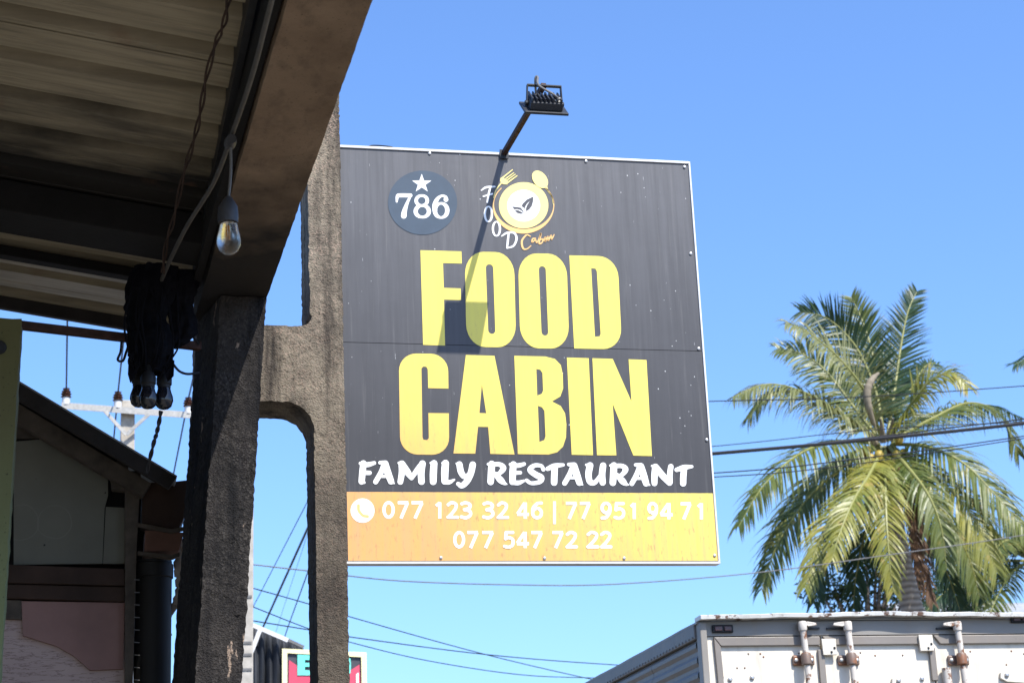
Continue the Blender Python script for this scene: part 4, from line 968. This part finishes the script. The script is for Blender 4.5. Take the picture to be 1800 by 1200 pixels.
# ================================================================== PALMS AND TREES
def frond(parent, pts, mat, L=.95, n=58, droop=.7, wd=.05, roll=.35, seed=0, name='frond', gap=0.0, r0=.05):
    rnd = random.Random(seed); S = [Vector(p) for p in spline(pts, 12)]; m = len(S) - 1
    mb = MB(); vs, fs = [], []
    cumul = [0]
    for i in range(m): cumul.append(cumul[-1] + (S[i + 1] - S[i]).length)
    tot = cumul[-1]
    toC = (Vector(CAM) - S[0]).normalized()
    for k in range(n):
        t = .10 + .90 * (k + rnd.random() * .5) / n; d = t * tot
        i = max(j for j in range(m) if cumul[j] <= d + 1e-6); u = (d - cumul[i]) / max(cumul[i + 1] - cumul[i], 1e-6)
        p = S[i].lerp(S[i + 1], min(u, 1)); tan = (S[i + 1] - S[i]).normalized()
        nrm = Vector((0, 0, 1)) * (1 - roll) + toC * roll; nrm = nrm - tan * nrm.dot(tan)
        nrm = nrm.normalized() if nrm.length > .05 else toC
        side = tan.cross(nrm).normalized()
        prof = min(1, .45 + t * 2.2) * (1 - max(0, t - .62) / .38 * .62)
        for s in (-1, 1):
            if rnd.random() < gap: continue
            ln = L * prof * rnd.uniform(.82, 1.12); dr = (side * s * .85 + tan * (.45 + .5 * t) + nrm * .18).normalized()
            dr = (dr + Vector((rnd.uniform(-.1, .1), rnd.uniform(-.1, .1), rnd.uniform(-.1, .1)))).normalized()
            dk = rnd.uniform(.55, 1.6); q = p.copy(); w0 = wd * rnd.uniform(.8, 1.15); kk = len(vs); seg = 4
            wv = dr.cross(nrm).normalized()
            tw_ = rnd.uniform(-.5, .5); wv = (wv * math.cos(tw_) + nrm * math.sin(tw_)).normalized()
            for j in range(seg + 1):
                f = j / seg; wj = w0 * (.55 + 1.0 * f if f < .3 else (1 - (f - .3) / .7) ** .8 * .95 + .04) * .5
                vs += [q + wv * wj, q - wv * wj]
                dr = (dr + Vector((0, 0, -1)) * droop * dk * (.22 + .25 * f)).normalized(); q = q + dr * (ln / seg)
            for j in range(seg): fs.append((kk + 2 * j, kk + 2 * j + 1, kk + 2 * j + 3, kk + 2 * j + 2))
    mb.add(vs, fs)
    o = mb.build(name, mat, parent)
    MB().tube(S, [r0 * (1 - .88 * i / m) for i in range(m + 1)], 6).build('rachis', 'rachis' if mat != 'palm dead' else 'palm dead', o, True)
    return o
YPM = 42.0
def pm(x, y, d=0): return at(x, y, y=YPM + d)
hub = pm(1556, 775)
base_x = pm(1640, 1300).x
palm = thing('coconut_palm', (base_x, YPM, 0), 'tall coconut palm with yellowing fronds standing behind the truck', 'palm tree')
tr = [(base_x + .2, YPM, 0), (base_x + .1, YPM, 3), pm(1618, 1130), pm(1603, 1070), pm(1585, 990), pm(1566, 880), pm(1556, 800)]
MB().tube([Vector(p) for p in spline(tr, 10)], [.36 - .18 * i / 60 for i in range(61)], 18).build('trunk', 'palm trunk', palm, True)
FR = [  # pixel path of the rachis with depth offsets, material, leaflet length, droop, roll
 ([(1560, 770, 0), (1572, 690, .5), (1585, 600, .8), (1597, 545, .9), (1612, 512, 1)], 'palm dark', .72, .12, .9),
 ([(1552, 765, 0), (1540, 690, .3), (1505, 610, .5), (1455, 560, .6), (1405, 548, .7)], 'palm dark', .9, .25, .8),
 ([(1552, 765, 0), (1545, 680, .8), (1528, 600, 1.2), (1510, 550, 1.4), (1496, 522, 1.5)], 'palm green', .8, .15, .85),
 ([(1548, 765, 0), (1520, 690, -.6), (1475, 630, -1), (1425, 588, -1.3), (1382, 566, -1.5)], 'palm pale', .95, .75, .5),
 ([(1545, 770, 0), (1505, 720, .4), (1450, 650, .8), (1405, 620, 1.0), (1366, 612, 1.2)], 'palm green', .8, .5, .6),
 ([(1545, 772, 0), (1490, 735, -.5), (1420, 692, -1), (1350, 675, -1.2), (1288, 698, -1.4)], 'palm pale', 1.0, .85, .3),
 ([(1545, 774, 0), (1480, 728, .7), (1410, 690, 1.2), (1350, 692, 1.6), (1316, 735, 1.8)], 'palm green', 1.0, .75, .35),
 ([(1545, 780, 0), (1480, 775, -.7), (1410, 795, -1.2), (1345, 850, -1.5), (1298, 925, -1.6)], 'palm green', 1.05, .8, .35),
 ([(1545, 785, 0), (1490, 815, .2), (1425, 870, .4), (1370, 950, .4), (1338, 1035, .4)], 'palm green', 1.0, .7, .45),
 ([(1548, 790, 0), (1515, 840, -1.2), (1470, 900, -1.9), (1435, 965, -2.2), (1415, 1035, -2.3)], 'palm yellow', .95, .7, .5),
 ([(1550, 790, 0), (1530, 830, -1.6), (1500, 880, -2.4), (1475, 940, -2.8), (1462, 985, -2.9)], 'palm yellow', .85, .6, .6),
 ([(1556, 790, 0), (1556, 840, -1.4), (1558, 910, -2), (1563, 980, -2.2), (1570, 1040, -2.2)], 'palm yellow', .8, .6, .75),
 ([(1562, 785, 0), (1595, 820, -1.3), (1632, 870, -2), (1655, 930, -2.2), (1664, 1000, -2.2)], 'palm green', .85, .7, .5),
 ([(1566, 782, 0), (1610, 815, -.8), (1670, 860, -1.5), (1720, 925, -1.9), (1752, 1005, -2)], 'palm yellow', 1.05, .75, .45),
 ([(1568, 780, 0), (1630, 785, -.9), (1695, 815, -1.6), (1750, 870, -2), (1800, 930, -2.3)], 'palm green', 1.1, .8, .4),
 ([(1568, 775, 0), (1640, 735, .5), (1705, 708, .8), (1760, 730, 1), (1792, 800, 1.1)], 'palm green', 1.05, .8, .35),
 ([(1566, 770, 0), (1595, 720, -1), (1635, 670, -1.6), (1675, 655, -2), (1702, 682, -2.2)], 'palm yellow', .8, .75, .45),
 ([(1566, 772, 0), (1615, 735, 1.2), (1680, 720, 2.2), (1740, 712, 2.8), (1795, 735, 3.2)], 'palm dark', .95, .75, .3),
 ([(1560, 770, 0), (1590, 705, 1), (1615, 660, 1.6), (1632, 640, 1.9), (1650, 640, 2.1)], 'palm dark', .75, .4, .6),
 ([(1560, 785, 0), (1600, 840, 1.2), (1650, 900, 1.8), (1690, 960, 2), (1712, 1030, 2)], 'palm dark', 1.0, .75, .4),
 ([(1550, 785, 0), (1510, 850, 1.4), (1470, 920, 2), (1440, 990, 2.2), (1430, 1060, 2.2)], 'palm dark', 1.0, .75, .4),
 ([(1556, 785, 0), (1545, 860, 1.5), (1520, 940, 2), (1505, 1010, 2.2), (1500, 1070, 2.2)], 'palm dark', .95, .7, .5),
 ([(1560, 785, 0), (1590, 870, 1.6), (1640, 950, 2.2), (1670, 1020, 2.4), (1690, 1080, 2.4)], 'palm dark', .95, .7, .5),
 ([(1566, 784, 0), (1620, 850, .3), (1672, 920, .5), (1705, 985, .5), (1722, 1050, .5)], 'palm green', 1.0, .9, .4),
 ([(1545, 782, 0), (1500, 795, 1.0), (1440, 830, 1.6), (1390, 890, 1.9), (1355, 960, 2)], 'palm yellow', 1.0, .9, .4),
 ([(1558, 785, 0), (1585, 850, .6), (1612, 920, .8), (1622, 1000, .8), (1640, 1062, .8)], 'palm dead', .6, 1.1, .5),
 ([(1560, 785, 0), (1596, 840, .2), (1606, 900, .3), (1612, 960, .3), (1618, 1030, .3)], 'palm dead', .5, 1.2, .6),
]
for i, (pts, mt, L, dr, ro_) in enumerate(FR):
    frond(palm, [pm(*p) for p in pts], mt, L * 1.15, 104, dr * 1.4, .056, ro_, i, gap=.10 if mt != 'palm dead' else .3)
for cx, cy, d in ((1522, 792, -.5), (1530, 806, -.5), (1580, 772, -.5), (1576, 800, -.6), (1516, 803, -.3), (1588, 797, -.3), (1545, 800, -.7)):
    MB().lathe(pm(cx, cy, d), [(.01, -.13), (.07, -.11), (.115, -.03), (.11, .04), (.06, .11), (.015, .125)], (.2, .1, 1), 14).build('coconut', 'coconut husk', palm, True)
s0 = [pm(1541, 760, -.5), pm(1528, 720, -.8), pm(1524, 690, -.9), pm(1532, 668, -.9), pm(1545, 655, -.8)]
MB().tube([Vector(p) for p in spline(s0, 8)], [.02 + .075 * math.sin(math.pi * i / 32) ** .7 + .03 * noise.noise(Vector((i * .7, 2, 3))) for i in range(33)], 10).build('spathe', 'palm spathe', palm, True)
for a, b in (((1553, 775), (1548, 735)), ((1563, 772), (1570, 735)), ((1538, 778), (1520, 750))): MB().tube([pm(*a, -.2), pm(*b, -.6)], [.10, .02], 8).build('leaf_base', 'palm spathe', palm, True)

def small_palm(name, label, hub_px, Y, spec, seed, trunk_r=.2):
    c = at(*hub_px, y=Y); t = thing(name, (c.x + .4, Y, 0), label, 'palm tree')
    MB().tube([Vector(p) for p in spline([(c.x + .4, Y, 0), (c.x + .3, Y, c.z * .5), tuple(c)], 8)], [trunk_r * (1.4 - .5 * i / 16) for i in range(17)], 14).build('trunk', 'palm trunk', t, True)
    rnd = random.Random(seed)
    for i, (a, ln, el_, mt) in enumerate(spec):
        pts = []
        for k in range(5):
            u = k / 4; r = ln * u; z = math.sin(R_(el_)) * ln * u - ln * .55 * u * u
            pts.append(c + Vector((math.cos(R_(a)) * r * math.cos(R_(el_)), math.sin(R_(a)) * r * math.cos(R_(el_)), z)))
        frond(t, pts, mt, .95, 80, .55, .06, .4, seed * 50 + i)
    return t
small_palm('coconut_palm', 'darker lower palm behind the truck at the right edge', (1815, 985), 50, [(a, rnd_, e_, m_) for a, rnd_, e_, m_ in ((200, 4.6, 60, 'palm dark'), (170, 4.4, 35, 'palm dark'), (225, 4.2, 25, 'palm green'), (140, 4.4, 50, 'palm dark'), (255, 4.2, 40, 'palm green'), (185, 4.0, 5, 'palm dark'), (290, 4.2, 50, 'palm dark'), (330, 4.4, 40, 'palm green'), (20, 4.4, 55, 'palm dark'), (80, 4.4, 45, 'palm dark'), (215, 3.6, -10, 'palm green'), (160, 3.6, -15, 'palm dark'))], 3)
small_palm('coconut_palm', 'palm whose single frond tip enters at the right edge of the sky', (2012, 655), 40, [(172, 4.0, 38, 'palm dark'), (215, 3.4, 60, 'palm green'), (250, 4.2, 40, 'palm green'), (300, 4.2, 45, 'palm dark'), (350, 4.4, 40, 'palm dark'), (40, 4.4, 45, 'palm dark'), (90, 4.4, 40, 'palm dark'), (130, 3.2, 55, 'palm dark'), (260, 3.5, -5, 'palm yellow'), (330, 3.5, -5, 'palm green')], 5)

def leafy_tree(label, Y, box, seed, n=2600, name='leafy_tree', sz=.17):
    """box = pixel x0, x1, y-top; crown spread through a lumpy volume down to behind the truck"""
    x0, x1, yt = box; rnd = random.Random(seed); a, b = at(x0, yt, y=Y), at(x1, yt, y=Y); cxx = (a.x + b.x) / 2; rw = (b.x - a.x) / 2; zt_ = a.z; zb_ = zt_ - rw * 2.2
    t = thing(name, (cxx, Y, 0), label, 'tree'); mb = MB(); cl = []
    tm = MB(); tm.tube([Vector(p) for p in spline([(cxx, Y, 0), (cxx + .2, Y, zb_ * .6), (cxx - .1, Y, zb_ + rw * .6)], 8)], [.28 - .12 * i / 16 for i in range(17)], 12)
    for k in range(26):
        ang = rnd.uniform(0, 6.28); rr = rw * math.sqrt(rnd.random()); c = Vector((cxx + rr * math.cos(ang), Y + rr * .8 * math.sin(ang), rnd.uniform(zb_, zt_ - .35 * rr))); cl.append((c, rnd.uniform(.35, .8)))
        s0_ = Vector((cxx, Y, zb_ * .8 + rw * .2)); tm.tube([s0_, s0_.lerp(c, .5) + Vector((0, 0, .25)), c], [.09, .05, .015], 6)
    tm.build('trunk', 'palm trunk', t, True)
    for k in range(n):
        c, r = rnd.choice(cl); d = Vector((rnd.gauss(0, 1), rnd.gauss(0, 1), rnd.gauss(0, .8))).normalized() * r * rnd.random() ** .4; p = c + d
        ax = Vector((rnd.gauss(0, 1), rnd.gauss(0, 1), rnd.gauss(-.4, .6))).normalized(); wv = ax.orthogonal().normalized(); wv = (wv + ax.cross(wv) * rnd.uniform(-1, 1)).normalized(); s = sz * rnd.uniform(.6, 1.3)
        mb.add([p, p + ax * s * .5 + wv * s * .22, p + ax * s, p + ax * s * .5 - wv * s * .22], [(0, 1, 2, 3)])
    mb.build('crown', 'tree leaf', t); return t
leafy_tree('loose dark leafy tree below the coconut palm left of its trunk', 47, (1425, 1590, 935), 1, 3600)
leafy_tree('small leafy tree between the palm trunk and the lower palm', 52, (1600, 1730, 960), 2, 2600)
hs_ = thing('far_house', (at(1740, 1100, y=56).x, 58, 0), 'low house with pale grey roof glimpsed under the palm fronds', 'house')
a, b = at(1690, 1072, y=56), at(1800, 1040, y=56)
MB().box((a.x - 1, 56.4, 0), (a.x + 7, 61.6, a.z - .5)).build('wall', 'cream wall', hs_)
MB().prism([(a.x - 1.4, 56, a.z - .3), (a.x - 1.4, 59, a.z + .75), (a.x - 1.4, 62, a.z - .3), (a.x - 1.4, 62, a.z - .42), (a.x - 1.4, 59, a.z + .6), (a.x - 1.4, 56, a.z - .42)], (9, 0, 0)).build('roof', 'roof grey', hs_)
